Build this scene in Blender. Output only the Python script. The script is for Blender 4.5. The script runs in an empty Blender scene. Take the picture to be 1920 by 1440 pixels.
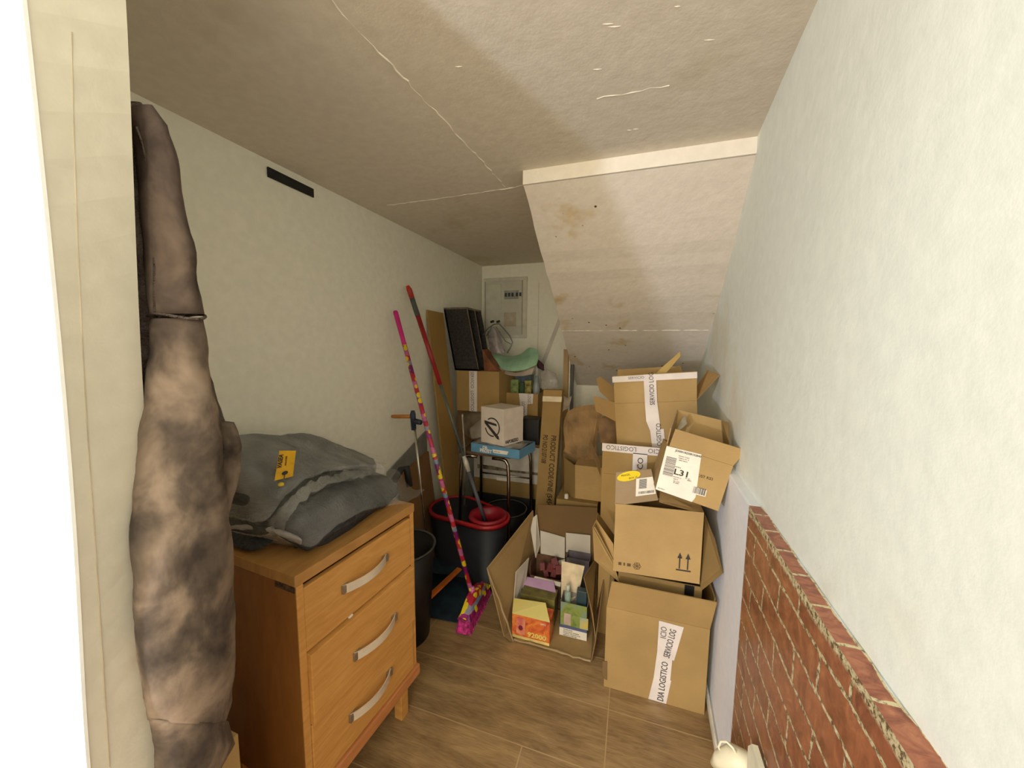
import bpy, bmesh, math, random
from mathutils import Vector, Matrix, noise
R = random.Random(7)
SC = bpy.context.scene
COL = SC.collection
V = Vector
# ------------------------------------------------------------------ camera model (1920x1440 frame)
F, H, CX, CY = 690., 1.45, 960., 720.
def nrm(v): return V(v).normalized()
YC = nrm((1189 - CX, 650 - CY, F))
XC = V((1080 + CX, CY - 632, -F)); XC = (XC - XC.dot(YC) * YC).normalized()
ZC = XC.cross(YC)
def ray(px, py):
    c = V((px - CX, py - CY, F)); return V((c.dot(XC), c.dot(YC), c.dot(ZC)))
def AZ(px, py, z=0.):
    r = ray(px, py); return r * ((z - H) / r.z) + V((0, 0, H))
def AY(px, py, y):
    r = ray(px, py); return r * (y / r.y) + V((0, 0, H))
def AX(px, py, x):
    r = ray(px, py); return r * (x / r.x) + V((0, 0, H))
cam = bpy.data.cameras.new('camera'); camo = bpy.data.objects.new('camera', cam); COL.objects.link(camo)
cam.sensor_width = 36; cam.lens = F / 1920 * 36; cam.clip_start = .02
M = Matrix.Identity(4)
def w(c): return V((c.dot(XC), c.dot(YC), c.dot(ZC)))
rx, up, bk = w(V((1, 0, 0))), w(V((0, -1, 0))), w(V((0, 0, -1)))
for i in range(3):
    M[i][0], M[i][1], M[i][2] = rx[i], up[i], bk[i]
M[2][3] = H
camo.matrix_world = M
SC.camera = camo

# ------------------------------------------------------------------ materials
def lin(c):
    return tuple((x / 255 / 12.92 if x / 255 <= .04045 else ((x / 255 + .055) / 1.055) ** 2.4) for x in c) + (1,)
class NT:
    def __init__(s, name):
        s.m = bpy.data.materials.new(name); s.m.use_nodes = True; s.t = s.m.node_tree
        s.b = s.t.nodes['Principled BSDF']; s.out = s.t.nodes['Material Output']
    def n(s, ty, **k):
        nd = s.t.nodes.new(ty)
        for a, b in k.items():
            if a in nd.inputs: nd.inputs[a].default_value = b
            else: setattr(nd, a, b)
        return nd
    def l(s, a, b): s.t.links.new(a, b)
    def coord(s, scale=(1, 1, 1), kind='Object'):
        c = s.n('ShaderNodeTexCoord'); mp = s.n('ShaderNodeMapping'); mp.inputs['Scale'].default_value = scale
        s.l(c.outputs[kind], mp.inputs[0]); return mp.outputs[0]
    def noise(s, co, scale, detail=3, rough=.5, dist=0):
        nd = s.n('ShaderNodeTexNoise'); nd.inputs['Scale'].default_value = scale; nd.inputs['Detail'].default_value = detail
        nd.inputs['Roughness'].default_value = rough; nd.inputs['Distortion'].default_value = dist
        s.l(co, nd.inputs['Vector']); return nd.outputs[0]
    def ramp(s, fac, stops, interp='LINEAR'):
        nd = s.n('ShaderNodeValToRGB'); cr = nd.color_ramp; cr.interpolation = interp
        while len(cr.elements) < len(stops): cr.elements.new(.5)
        for e, (p, c) in zip(cr.elements, stops):
            e.position = p; e.color = c if len(c) == 4 else lin(c)
        s.l(fac, nd.inputs[0]); return nd.outputs[0]
    def mix(s, fac, a, b, mode='MIX'):
        nd = s.n('ShaderNodeMix', data_type='RGBA', blend_type=mode)
        for sock, v in ((nd.inputs[0], fac), (nd.inputs[6], a), (nd.inputs[7], b)):
            if isinstance(v, (int, float)): sock.default_value = v
            elif isinstance(v, tuple): sock.default_value = v if len(v) == 4 else lin(v)
            else: s.l(v, sock)
        return nd.outputs[2]
    def bump(s, h, strength=.3, dist=.01):
        nd = s.n('ShaderNodeBump'); nd.inputs['Strength'].default_value = strength; nd.inputs['Distance'].default_value = dist
        s.l(h, nd.inputs['Height']); s.l(nd.outputs[0], s.b.inputs['Normal'])
    def col(s, c):
        if isinstance(c, tuple): s.b.inputs['Base Color'].default_value = c if len(c) == 4 else lin(c)
        else: s.l(c, s.b.inputs['Base Color'])
    def rough(s, r, metal=0, spec=.5):
        s.b.inputs['Roughness'].default_value = r; s.b.inputs['Metallic'].default_value = metal
        s.b.inputs['Specular IOR Level'].default_value = spec
_plain = {}
def plain(c, rough=.6, metal=0, var=.08, scale=14, bump=0, spec=.4):
    k = (c, rough, metal, var, scale, bump)
    if k in _plain: return _plain[k]
    t = NT('mat_%d' % len(_plain)); co = t.coord()
    n = t.noise(co, scale, 4)
    d = tuple(max(0, x * (1 - var * 2)) for x in c); h = tuple(min(255, x * (1 + var)) for x in c)
    t.col(t.ramp(n, [(.3, d), (.7, h)])); t.rough(rough, metal, spec)
    if bump: t.bump(t.noise(co, scale * 4, 4), bump, .004)
    _plain[k] = t.m; return t.m
def cardboard(c=(170, 136, 82), k=0):
    t = NT('cardboard_%d' % k); co = t.coord()
    n1 = t.noise(co, 5, 3); n2 = t.noise(t.coord((60, 60, 900)), 1, 2)
    a = t.ramp(n1, [(.3, tuple(x * .88 for x in c)), (.7, c)])
    t.col(t.mix(.18, a, t.ramp(n2, [(.3, tuple(x * .75 for x in c)), (.7, c)])))
    t.rough(.85, 0, .2); t.bump(t.noise(co, 7, 2), .25, .01)
    return t.m
CB = cardboard(); CB2 = cardboard((148, 118, 70), 1); CB3 = cardboard((182, 148, 94), 2)
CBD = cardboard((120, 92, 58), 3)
def plaster(name, base, stain, amt=.5, bumps=.25, specks=False, scale=1.):
    t = NT(name); co = t.coord()
    n = t.noise(co, 1.3 * scale, 4, .6)
    c = t.ramp(n, [(.35, base), (.57, base), (.66, tuple(b * (1 - amt) + s * amt for b, s in zip(base, stain)))])
    n2 = t.noise(co, 30, 3); c = t.mix(.06, c, t.ramp(n2, [(.35, (60, 50, 40)), (.7, (255, 250, 240))]))
    if specks:
        v = t.n('ShaderNodeTexVoronoi'); v.inputs['Scale'].default_value = 15; t.l(co, v.inputs['Vector'])
        m = t.ramp(v.outputs['Distance'], [(.0, (1, 1, 1, 1)), (.085, (1, 1, 1, 1)), (.11, (0, 0, 0, 1))])
        k = t.ramp(t.noise(co, 2.2, 2), [(.48, (0, 0, 0, 1)), (.52, (1, 1, 1, 1))])
        c = t.mix(t.mix(1., m, k, 'MULTIPLY'), c, (70, 55, 40))
    t.col(c); t.rough(.75, 0, .25)
    b = t.noise(co, 9, 6, .6); t.bump(b, bumps, .02)
    return t.m
M_WALL = plaster('plaster_white', (247, 245, 226), (240, 234, 206), .4, .15)
M_WALLR = plaster('plaster_right', (240, 247, 238), (228, 220, 196), .6, .12)
M_CEIL = plaster('plaster_ceiling', (220, 210, 192), (200, 187, 160), .7, .2)
M_SLAB = plaster('plaster_slab', (226, 215, 200), (204, 178, 134), 1., .25, True, 2.2)
M_JAMB = plaster('jamb_paint', (226, 218, 196), (214, 202, 172), .6, .12)
M_WHITE = plaster('front_wall_paint', (240, 240, 236), (230, 228, 218), .5, .1)

def floor_mat():
    t = NT('wood_look_tiles'); co = t.coord(); 
    mp = t.n('ShaderNodeMapping'); mp.inputs['Location'].default_value = (.04, -1.152 + 2.4, 0); t.l(co, mp.inputs[0])
    br = t.n('ShaderNodeTexBrick'); br.offset = .322; br.offset_frequency = 3
    br.inputs['Scale'].default_value = 1; br.inputs['Brick Width'].default_value = .9; br.inputs['Row Height'].default_value = .24
    br.inputs['Mortar Size'].default_value = .0024; br.inputs['Mortar Smooth'].default_value = .3
    br.inputs['Color1'].default_value = (.1, .1, .1, 1); br.inputs['Color2'].default_value = (.9, .9, .9, 1)
    t.l(mp.outputs[0], br.inputs['Vector'])
    g = t.noise(t.coord((1.6, 9, 1)), 3, 8, .65, 1.2)
    big = t.noise(t.coord((1.5, 4, 1)), 2.2, 4, .6)
    fine = t.noise(t.coord((6, 90, 1)), 3, 4)
    c = t.ramp(g, [(.36, (78, 55, 32)), (.5, (132, 102, 64)), (.64, (176, 143, 96))])
    c = t.mix(.5, c, t.ramp(big, [(.40, (82, 60, 36)), (.6, (168, 137, 90))]))
    c = t.mix(.25, c, t.ramp(fine, [(.35, (110, 80, 50)), (.65, (190, 158, 115))]))
    c = t.mix(.22, c, t.mix(br.outputs['Color'], (112, 84, 50), (172, 136, 88)))
    c = t.mix(br.outputs['Fac'], c, (172, 142, 98))
    t.col(c); t.rough(.42, 0, .4); t.bump(g, .08, .01)
    return t.m
def wood(name, c1, c2, axis=(1, 12, 1), rough=.45, scale=3):
    t = NT(name); g = t.noise(t.coord(axis), scale, 6, .6, .8)
    t.col(t.ramp(g, [(.3, c1), (.7, c2)])); t.rough(rough, 0, .35); return t.m
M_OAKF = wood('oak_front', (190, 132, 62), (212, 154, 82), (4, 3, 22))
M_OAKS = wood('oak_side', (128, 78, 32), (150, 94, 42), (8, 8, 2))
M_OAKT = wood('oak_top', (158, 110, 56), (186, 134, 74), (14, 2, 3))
M_BOARD = wood('hardboard', (150, 116, 62), (166, 130, 72), (3, 3, 1.2))
M_CHROME = plain((200, 196, 188), .22, 1, .03)
M_STEEL = plain((170, 162, 150), .35, .9, .05)
M_BLACK = plain((17, 17, 19), .45, 0, .2)
M_DARK = plain((20, 20, 22), .7, 0, .3)
M_TAPE = plain((226, 214, 206), .55, 0, .04, 8)
M_INK = plain((50, 44, 44), .8, 0, .05)
M_INKP = plain((112, 100, 98), .8, 0, .05)
M_INKB = plain((70, 52, 34), .9, 0, .1)
M_PAPER = plain((240, 232, 216), .7, 0, .02)
M_WHITEC = plain((214, 206, 192), .6, 0, .04, 5)
def film(c=(225, 225, 220), op=.3, k=[0]):
    t = NT('clear_film_%d' % k[0]); k[0] += 1
    co = t.coord(); n = t.noise(co, 9, 3, .5, .4)
    t.col(c); t.rough(.14, 0, .9); t.bump(t.noise(co, 26, 4, .6, 1.), .9, .012)
    tr = t.n('ShaderNodeBsdfTransparent'); mx = t.n('ShaderNodeMixShader')
    f = t.ramp(n, [(.4, (op * .5,) * 3 + (1,)), (.72, (min(1, op * 1.3),) * 3 + (1,))])
    t.l(f, mx.inputs[0]); t.l(tr.outputs[0], mx.inputs[1]); t.l(t.b.outputs[0], mx.inputs[2]); t.l(mx.outputs[0], t.out.inputs[0])
    return t.m
M_FILM = film((206, 208, 204), .2); M_FILM2 = film((200, 200, 195), .1)

# ------------------------------------------------------------------ mesh helpers
class MB:
    def __init__(s): s.v, s.f, s.uv = [], [], None
    def add(s, vs, fs):
        o = len(s.v); s.v += [V(p) for p in vs]; s.f += [tuple(i + o for i in f) for f in fs]; return s
    def box(s, O, a, b, c):   # origin corner and three edge vectors
        O, a, b, c = V(O), V(a), V(b), V(c)
        vs = [O, O + a, O + a + b, O + b, O + c, O + a + c, O + a + b + c, O + b + c]
        fs = [(0, 3, 2, 1), (4, 5, 6, 7), (0, 1, 5, 4), (1, 2, 6, 5), (2, 3, 7, 6), (3, 0, 4, 7)]
        if a.cross(b).dot(c) < 0: fs = [f[::-1] for f in fs]
        return s.add(vs, fs)
    def bb(s, x0, y0, z0, x1, y1, z1): return s.box((x0, y0, z0), (x1 - x0, 0, 0), (0, y1 - y0, 0), (0, 0, z1 - z0))
    def prism(s, pts, d):      # polygon pts extruded by vector d
        pts = [V(p) for p in pts]; d = V(d); n = len(pts)
        nn = V((0, 0, 0))
        for i in range(n): nn += pts[i].cross(pts[(i + 1) % n])
        if nn.dot(d) > 0: pts = pts[::-1]
        return s.add(pts + [p + d for p in pts], [tuple(range(n)), tuple(range(2 * n - 1, n - 1, -1))] +
                     [(i, i + n, (i + 1) % n + n, (i + 1) % n) for i in range(n)])
    def sheet(s, pts, t=.004):
        pts = [V(p) for p in pts]; n = (pts[1] - pts[0]).cross(pts[2] - pts[0]).normalized()
        return s.prism(pts, n * t)
    def tube(s, path, rad, seg=12, cap=True):
        path = [V(p) for p in path]; n = len(path)
        if not isinstance(rad, (list, tuple)): rad = [rad] * n
        base = len(s.v); vs = []; t0 = (path[1] - path[0]).normalized()
        u = t0.cross(V((0, 0, 1))); u = u.normalized() if u.length > 1e-3 else V((1, 0, 0))
        for i, p in enumerate(path):
            t = (path[min(i + 1, n - 1)] - path[max(i - 1, 0)]).normalized()
            u = (u - u.dot(t) * t).normalized(); q = t.cross(u)
            for k in range(seg):
                a = 2 * math.pi * k / seg; vs.append(p + (u * math.cos(a) + q * math.sin(a)) * rad[i])
        fs = [(i * seg + k, i * seg + (k + 1) % seg, (i + 1) * seg + (k + 1) % seg, (i + 1) * seg + k) for i in range(n - 1) for k in range(seg)]
        if cap: fs += [tuple(range(seg - 1, -1, -1)), tuple(range((n - 1) * seg, n * seg))]
        return s.add(vs, fs)
    def lathe(s, c, prof, seg=40, sx=1., sy=1.):   # closed loop of (r,z)
        c = V(c); n = len(prof)
        vs = [c + V((r * sx * math.cos(2 * math.pi * k / seg), r * sy * math.sin(2 * math.pi * k / seg), z)) for r, z in prof for k in range(seg)]
        fs = [(i * seg + k, i * seg + (k + 1) % seg, ((i + 1) % n) * seg + (k + 1) % seg, ((i + 1) % n) * seg + k) for i in range(n) for k in range(seg)]
        return s.add(vs, fs)
    def build(s, name, mat, parent=None, base=None, smooth=False, bevel=0):
        """world-space vertices become one mesh object standing at base (or under its parent)."""
        if parent is not None: b = V(parent['base3'])
        else:
            b = V(base) if base is not None else V((sum(p.x for p in s.v) / len(s.v), sum(p.y for p in s.v) / len(s.v), min(p.z for p in s.v)))
        me = bpy.data.meshes.new(name); me.from_pydata([p - b for p in s.v], [], s.f); me.validate(); me.materials.append(mat)
        if smooth:
            for p in me.polygons: p.use_smooth = True
        o = bpy.data.objects.new(name, me); COL.objects.link(o)
        if parent is not None: o.parent = parent
        else: o.location = b
        o['base3'] = tuple(b)
        if bevel:
            m = o.modifiers.new('bevel', 'BEVEL'); m.width = bevel; m.segments = 2; m.limit_method = 'ANGLE'
        return o
def thing(name, label, cat, base=(0, 0, 0), group=None):
    o = bpy.data.objects.new(name, None); COL.objects.link(o); o.location = base; o['base3'] = tuple(base)
    o.empty_display_size = .05
    o['label'] = label; o['category'] = cat
    if group: o['group'] = group
    return o
def tag(o, label, cat, group=None):
    o['label'] = label; o['category'] = cat
    if group: o['group'] = group
    return o
def struct(o): o['kind'] = 'structure'; return o
def text(s, size, O, u, v, mat, parent, name='lettering', align='LEFT', ext=.0006, sx=1., bold=0):
    cu = bpy.data.curves.new('txt', 'FONT'); cu.body = s; cu.size = size; cu.extrude = ext; cu.align_x = align; cu.resolution_u = 2
    cu.offset = bold
    to = bpy.data.objects.new('txt', cu); COL.objects.link(to)
    dg = bpy.context.evaluated_depsgraph_get(); me = bpy.data.meshes.new_from_object(to.evaluated_get(dg))
    bpy.data.objects.remove(to); bpy.data.curves.remove(cu)
    u, v = V(u).normalized(), V(v); v = (v - v.dot(u) * u).normalized(); n = u.cross(v)
    b = V(parent['base3']); O = V(O)
    for p in me.vertices:
        c = p.co; q = O + u * c.x * sx + v * c.y + n * c.z; p.co = q - b
    me.materials.clear(); me.materials.append(mat); me.name = name
    o = bpy.data.objects.new(name, me); COL.objects.link(o); o.parent = parent; o['base3'] = tuple(b)
    return o
def plate(name, O, u, v, r, mat, parent, t=.0012, off=.0008):
    """thin plate on a face frame: r = (u0, v0, u1, v1) in metres"""
    u, v = V(u).normalized(), V(v).normalized(); n = u.cross(v)
    P = V(O) + u * r[0] + v * r[1] + n * off
    return MB().box(P, u * (r[2] - r[0]), v * (r[3] - r[1]), n * t).build(name, mat, parent)
def bilerp_grid(rows, sub=6, nz=0., ns=6., seed=0, axis=None):
    """Catmull-Rom surface through a grid of 3D control points; returns vertex grid"""
    def cr(p, t):
        n = len(p) - 1; x = t * n; i = min(int(x), n - 1); f = x - i
        a, b, c, d = p[max(i - 1, 0)], p[i], p[i + 1], p[min(i + 2, n)]
        return .5 * ((2 * b) + (c - a) * f + (2 * a - 5 * b + 4 * c - d) * f * f + (3 * b - a - 3 * c + d) * f ** 3)
    nr, nc = (len(rows) - 1) * sub, (len(rows[0]) - 1) * sub
    out = []
    for i in range(nr + 1):
        colp = [cr([r[j] for r in rows], i / nr) for j in range(len(rows[0]))]
        out.append([cr(colp, j / nc) for j in range(nc + 1)])
    if nz:
        o2 = V((seed * 3.1, seed * 1.7, seed))
        for i, r in enumerate(out):
            for j, p in enumerate(r):
                k = noise.fractal((p + o2) * ns, 1.0, 2.0, 4) * nz
                k += (abs(noise.noise((p + o2) * ns * .6)) - .3) * nz
                out[i][j] = p + (axis or V((0, 0, 1))) * k
    return out
def cloth(rows, thick, sub=6, nz=.006, ns=9, seed=0, closed_dir=V((0, 0, -1)), axis=None):
    g = bilerp_grid(rows, sub, nz, ns, seed, axis); m = MB(); nr, nc = len(g), len(g[0])
    vs = [p for r in g for p in r]
    bot = []
    for i, r in enumerate(g):
        for j, p in enumerate(r):
            e = min(i, nr - 1 - i, j, nc - 1 - j); f = min(1, (e / 3.)) ** .5
            bot.append(p + closed_dir * (thick * f + .001))
    n = nr * nc; fs = []
    for i in range(nr - 1):
        for j in range(nc - 1):
            a, b, c, d = i * nc + j, i * nc + j + 1, (i + 1) * nc + j + 1, (i + 1) * nc + j
            fs += [(a, b, c, d), (a + n, d + n, c + n, b + n)]
    per = [(0, j) for j in range(nc)] + [(i, nc - 1) for i in range(1, nr)] + [(nr - 1, j) for j in range(nc - 2, -1, -1)] + [(i, 0) for i in range(nr - 2, 0, -1)]
    ids = [i * nc + j for i, j in per]
    for k in range(len(ids)):
        a, b = ids[k], ids[(k + 1) % len(ids)]; fs.append((b, a, a + n, b + n))
    m.add(vs + bot, fs); return m

# ================================================================== ROOM SHELL
ZCE = 2.143
def xl(y): return -1.37 + .023 * y
def xu(y, z=1.): # upper right wall
    f = max(0, min(1, (z - 1.) / 1.143)); return (.325 + .034 * y) * (1 - f) + (.25 + .073 * y) * f
def xlow(y): return .295 + .034 * y
YB = 3.08; YF = .335
fl = MB().bb(-3.2, -2.6, -.05, 1.2, YB + .1, 0); struct(fl.build('floor', floor_mat(), base=(0, 0, 0)))
ce = MB().bb(-1.6, YF - .09, ZCE, .9, YB + .1, ZCE + .08); struct(ce.build('ceiling', M_CEIL, base=(0, 0, ZCE)))
lw = MB().prism([(xl(.2), .2, 0), (xl(YB + .1), YB + .1, 0), (xl(YB + .1), YB + .1, ZCE + .05), (xl(.2), .2, ZCE + .05)], (-.1, 0, 0))
struct(lw.build('wall_left', M_WALL, base=(xl(1.5), 1.5, 0)))
struct(MB().bb(-1.42, YB, 0, .7, YB + .1, ZCE + .05).build('wall_back', M_WALL, base=(-.4, YB, 0)))
# upper right wall: slightly out of true between its foot and its head
ys = [-1.6, -.6, 0, .5, 1, 1.5, 2, 2.5, YB + .05]; zs = [.9, 1., 1.3, 1.6, 1.9, ZCE + .04]
m = MB(); vs = [(xu(y, z), y, z) for z in zs for y in ys]; n = len(ys)
m.add(vs, [(i * n + j, i * n + j + 1, (i + 1) * n + j + 1, (i + 1) * n + j)[::-1] for i in range(len(zs) - 1) for j in range(n - 1)])
m.add([(x + .12, y, z) for x, y, z in vs], [(i * n + j, i * n + j + 1, (i + 1) * n + j + 1, (i + 1) * n + j) for i in range(len(zs) - 1) for j in range(n - 1)])
struct(m.build('wall_right', M_WALLR, base=(.35, 1., .9)))
# lower right half wall with ledge
m = MB().prism([(xlow(-1.6), -1.6, 0), (xlow(YB), YB, 0), (xlow(YB) + .3, YB, 0), (xlow(-1.6) + .3, -1.6, 0)], (0, 0, .995))
struct(m.build('wall_right_ledge', plaster('plaster_ledge', (238, 242, 250), (226, 222, 214), .4, .08), base=(.34, 1., 0), bevel=.004))
# downstand beam face + sloping stair soffit, one solid
def zs_(y): return 2.088 - .604 * (y - 1.49)
X0s = -.446
m = MB(); pr = [(1.486, ZCE + .02), (1.486, 2.088), (YB + .02, zs_(YB + .02)), (YB + .02, ZCE + .02)]
# subdivided soffit for a slightly ragged edge
nseg = 26; edge = []
for i in range(nseg + 1):
    y = 1.486 + (YB + .02 - 1.486) * i / nseg
    edge.append((X0s + (R.random() - .5) * .007, y, zs_(y) + (R.random() - .5) * .004))
right = [(.62, p[1], p[2]) for p in edge]
tl = [(p[0], p[1], ZCE + .02) for p in edge]
vs = edge + right + tl; k = nseg + 1
m.add(vs, [(i, i + 1, k + i + 1, k + i) for i in range(nseg)] + [(i, 2 * k + i, 2 * k + i + 1, i + 1) for i in range(nseg)])
so = m.build('ceiling_soffit', M_SLAB, base=(0, 1.49, 2.0)); struct(so)
m = MB().box((X0s - .002, 1.478, 2.09), (1.1, 0, 0), (0, .012, 0), (0, 0, .07))
struct(m.build('trim_1', plaster('beam_face_paint', (238, 230, 214), (228, 216, 192), .6, .15), base=(0, 1.48, 2.09)))
# plaster ridge lines: board joints on ceiling and soffit
M_RIDGE = plaster('ridge_plaster', (238, 230, 212), (222, 210, 186), .5, .4)
def ridge(pts, r, name):
    out = []
    for a, b in zip(pts[:-1], pts[1:]):
        a, b = V(a), V(b); nn = max(2, int((b - a).length / .02))
        for i in range(nn):
            out.append(a.lerp(b, i / nn) + V(((R.random() - .5) * .009, (R.random() - .5) * .009, 0)))
    out.append(V(pts[-1]))
    m = MB().tube(out, [r * (.1 + .9 * R.random()) for _ in out], 6); return struct(m.build(name, M_RIDGE, base=pts[0]))
ridge([(-.60, .45, ZCE), (-.61, .676, ZCE), (-.594, .995, ZCE), (-.575, 1.3, ZCE), (-.565, 1.60, ZCE)], .0032, 'trim_2')
ridge([(-1.2, 1.627, ZCE), (-.9, 1.63, ZCE), (-.445, 1.61, ZCE)], .0036, 'trim_3')
ridge([(X0s, 2.385, zs_(2.385)), (.0, 2.385, zs_(2.385)), (.40, 2.385, zs_(2.385))], .0035, 'trim_4')
a = AZ(1118, 185, ZCE); b = AZ(1255, 160, ZCE); ridge([a, a.lerp(b, .5), b], .0028, 'trim_5')
m = MB()
for px, py in ((1270, 12), (1140, 45), (1152, 50), (1192, 242), (1180, 244), (860, 125), (1062, 360), (1330, 75), (1120, 130), (590, 255)):
    c = AZ(px, py, ZCE); L = R.uniform(.004, .014)
    m.tube([c - V((L, L * .3, 0)), c, c + V((L, L * .2, 0))], [.0004, .0016, .0004], 6)
struct(m.build('trim_6', M_RIDGE, base=(0, 1, ZCE)))
# front wall: jamb reveal + face towards the camera room
def jl(px, py, y): return AY(px, py, y)
pin = [(-.621, YF, 2.3), (-.626, YF, 1.9), (-.655, YF, 1.62), (-.679, YF, 1.33), (-.680, YF, .7), (-.680, YF, 0)]
pout = [(-.618, .245, 2.3), (-.622, .245, 1.78), (-.632, .245, 1.45), (-.642, .243, 1.2), (-.665, .236, .9), (-.668, .236, 0)]
def densify(P, k=9):
    out = []
    for i in range(len(P) - 1):
        a, b, c, d = [V(P[j]) for j in (max(i - 1, 0), i, i + 1, min(i + 2, len(P) - 1))]
        for j in range(k):
            f = j / k; out.append(tuple(b.lerp(c, f) * .5 + .5 * (.5 * ((2 * b) + (c - a) * f + (2 * a - 5 * b + 4 * c - d) * f * f + (3 * b - a - 3 * c + d) * f ** 3))))
    return out + [P[-1]]
zs_row = [2.3 - 2.3 * i / 46 for i in range(47)]
def atz(P, z):
    for a, b in zip(P[:-1], P[1:]):
        if b[2] <= z <= a[2] + 1e-6:
            f = (a[2] - z) / (a[2] - b[2]); return tuple(V(a).lerp(V(b), f))
    return P[-1]
def smo(P):
    P = [list(atz(P, z)) for z in zs_row]
    for _ in range(12):
        Q_ = [p[:] for p in P]
        for i in range(1, len(P) - 1):
            for c in (0, 1): P[i][c] = (Q_[i - 1][c] + Q_[i][c] * 2 + Q_[i + 1][c]) / 4
    return [tuple(p[:2]) + (z,) for p, z in zip(P, zs_row)]
pin, pout = smo(pin), smo(pout)
m = MB(); q = []
for a, b in zip(pin, pout): q.append([V(b), V(a), V((-1.75, YF, a[2])), V((-1.75, b[1], b[2]))])
vs = [p for r in q for p in r]; fs = []
for i in range(len(q) - 1):
    for j in range(4):
        a, b = i * 4 + j, i * 4 + (j + 1) % 4; fs.append((a, b, b + 4, a + 4))
fs += [(0, 3, 2, 1), tuple(len(vs) - 4 + x for x in (0, 1, 2, 3))]
m.add(vs, [f[::-1] for f in fs]); struct(m.build('wall_front', M_JAMB, base=(-.9, .29, 0)))
# white painted face skim of the outer room wall
m = MB(); vs = []
for b in pout: vs += [V(b) + V((.0015, -.004, 0)), V(b) + V((.0015, -.0005, 0)), V((-2.4, b[1] - .0005, b[2])), V((-2.4, b[1] - .004, b[2]))]
fs = []
for i in range(len(pout) - 1):
    for j in range(4):
        a, b = i * 4 + j, i * 4 + (j + 1) % 4; fs.append((a, a + 4, b + 4, b))
m.add(vs, fs); struct(m.build('wall_outer', M_WHITE, base=(-1., .24, 0)))
# thin jamb seam strip and a hairline fleck
sm = [AX(px, py, -.6455) for px, py in ((137, 180), (141, 400), (150, 600), (161, 800), (172, 1000))]
seam = []
for (px, py) in ((134, 60), (138, 250), (145, 450), (154, 640), (163, 800), (177, 1000), (193, 1250), (205, 1438)):
    r = ray(px, py); best = None
    for i in range(len(pin) - 1):  # intersect with reveal plane approximated by line in/out at height
        pass
    az = r.x / r.y
    x0, y0, x1, y1 = -.65, .245, -.655, YF
    # reveal at unknown height: iterate
    z = 1.4
    for _ in range(8):
        def it(P, z):
            for a, b in zip(P[:-1], P[1:]):
                if b[2] <= z <= a[2]:
                    f = (a[2] - z) / (a[2] - b[2]); return V(a).lerp(V(b), f)
            return V(P[-1])
        A, B = it(pout, z), it(pin, z); d = B - A
        tt = (az * A.y - A.x) / (d.x - az * d.y); P = A + d * tt; z = H + r.z * P.y / r.y
    seam.append(V((P.x + .0004, P.y, z)))
struct(MB().tube(seam, .0006, 6).build('trim_7', plain((192, 176, 148), .8), base=seam[-1]))

# ================================================================== BRICK PANEL
def brick_mat():
    t = NT('brick_print'); c = t.n('ShaderNodeTexCoord'); co = c.outputs['UV']
    wob = t.n('ShaderNodeTexNoise'); wob.inputs['Scale'].default_value = 7; t.l(co, wob.inputs['Vector'])
    wf = t.n('ShaderNodeTexNoise'); wf.inputs['Scale'].default_value = 60; t.l(co, wf.inputs['Vector'])
    def addv(a, nz, k):
        s1 = t.n('ShaderNodeVectorMath', operation='SUBTRACT'); t.l(nz, s1.inputs[0]); s1.inputs[1].default_value = (.5, .5, .5)
        s2 = t.n('ShaderNodeVectorMath', operation='MULTIPLY'); t.l(s1.outputs[0], s2.inputs[0]); s2.inputs[1].default_value = (k, k, 0)
        s3 = t.n('ShaderNodeVectorMath', operation='ADD'); t.l(a, s3.inputs[0]); t.l(s2.outputs[0], s3.inputs[1]); return s3.outputs[0]
    cw = addv(addv(co, wob.outputs['Color'], .026), wf.outputs['Color'], .007)
    br = t.n('ShaderNodeTexBrick'); br.offset = .5
    for k_, v_ in (('Scale', 1), ('Brick Width', .2), ('Row Height', .0715), ('Mortar Size', .0042), ('Mortar Smooth', .25)): br.inputs[k_].default_value = v_
    br.inputs['Color1'].default_value = (0, 0, 0, 1); br.inputs['Color2'].default_value = (1, 1, 1, 1)
    t.l(cw, br.inputs['Vector'])
    mp = t.n('ShaderNodeMapping'); mp.inputs['Scale'].default_value = (7, 5, 1); mp.inputs['Rotation'].default_value = (0, 0, .9); t.l(co, mp.inputs[0])
    g = t.noise(mp.outputs[0], 3.2, 7, .62, 1.6)
    c1 = t.ramp(g, [(.30, (50, 20, 12)), (.43, (112, 56, 36)), (.55, (144, 80, 52)), (.72, (184, 122, 80))])
    c1 = t.mix(.25, c1, t.mix(br.outputs['Color'], (90, 36, 28), (176, 104, 62)))
    c1 = t.mix(.3, c1, t.ramp(t.noise(co, 14, 6, .7, 1.), [(.38, (60, 26, 18)), (.6, (170, 104, 70))]))
    mo = t.ramp(t.noise(co, 90, 5, .7), [(.44, (84, 66, 44)), (.5, (186, 172, 132)), (.7, (224, 214, 178))])
    sep = t.n('ShaderNodeSeparateXYZ'); t.l(cw, sep.inputs[0])
    # thick mortar band along the ledge edge, v in [.985, 1.0]
    band = t.ramp(sep.outputs[1], [(.0, (0, 0, 0, 1)), (.963, (0, 0, 0, 1)), (.968, (1, 1, 1, 1)), (.986, (1, 1, 1, 1)), (1., (1, 1, 1, 1))])
    f = t.mix(1., br.outputs['Fac'], band, 'LIGHTEN')
    t.col(t.mix(f, c1, mo)); t.rough(.35, 0, .5)
    inv = t.ramp(f, [(0., (1, 1, 1, 1)), (1., (0, 0, 0, 1))]); t.bump(inv, .35, .003)
    return t.m
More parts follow.
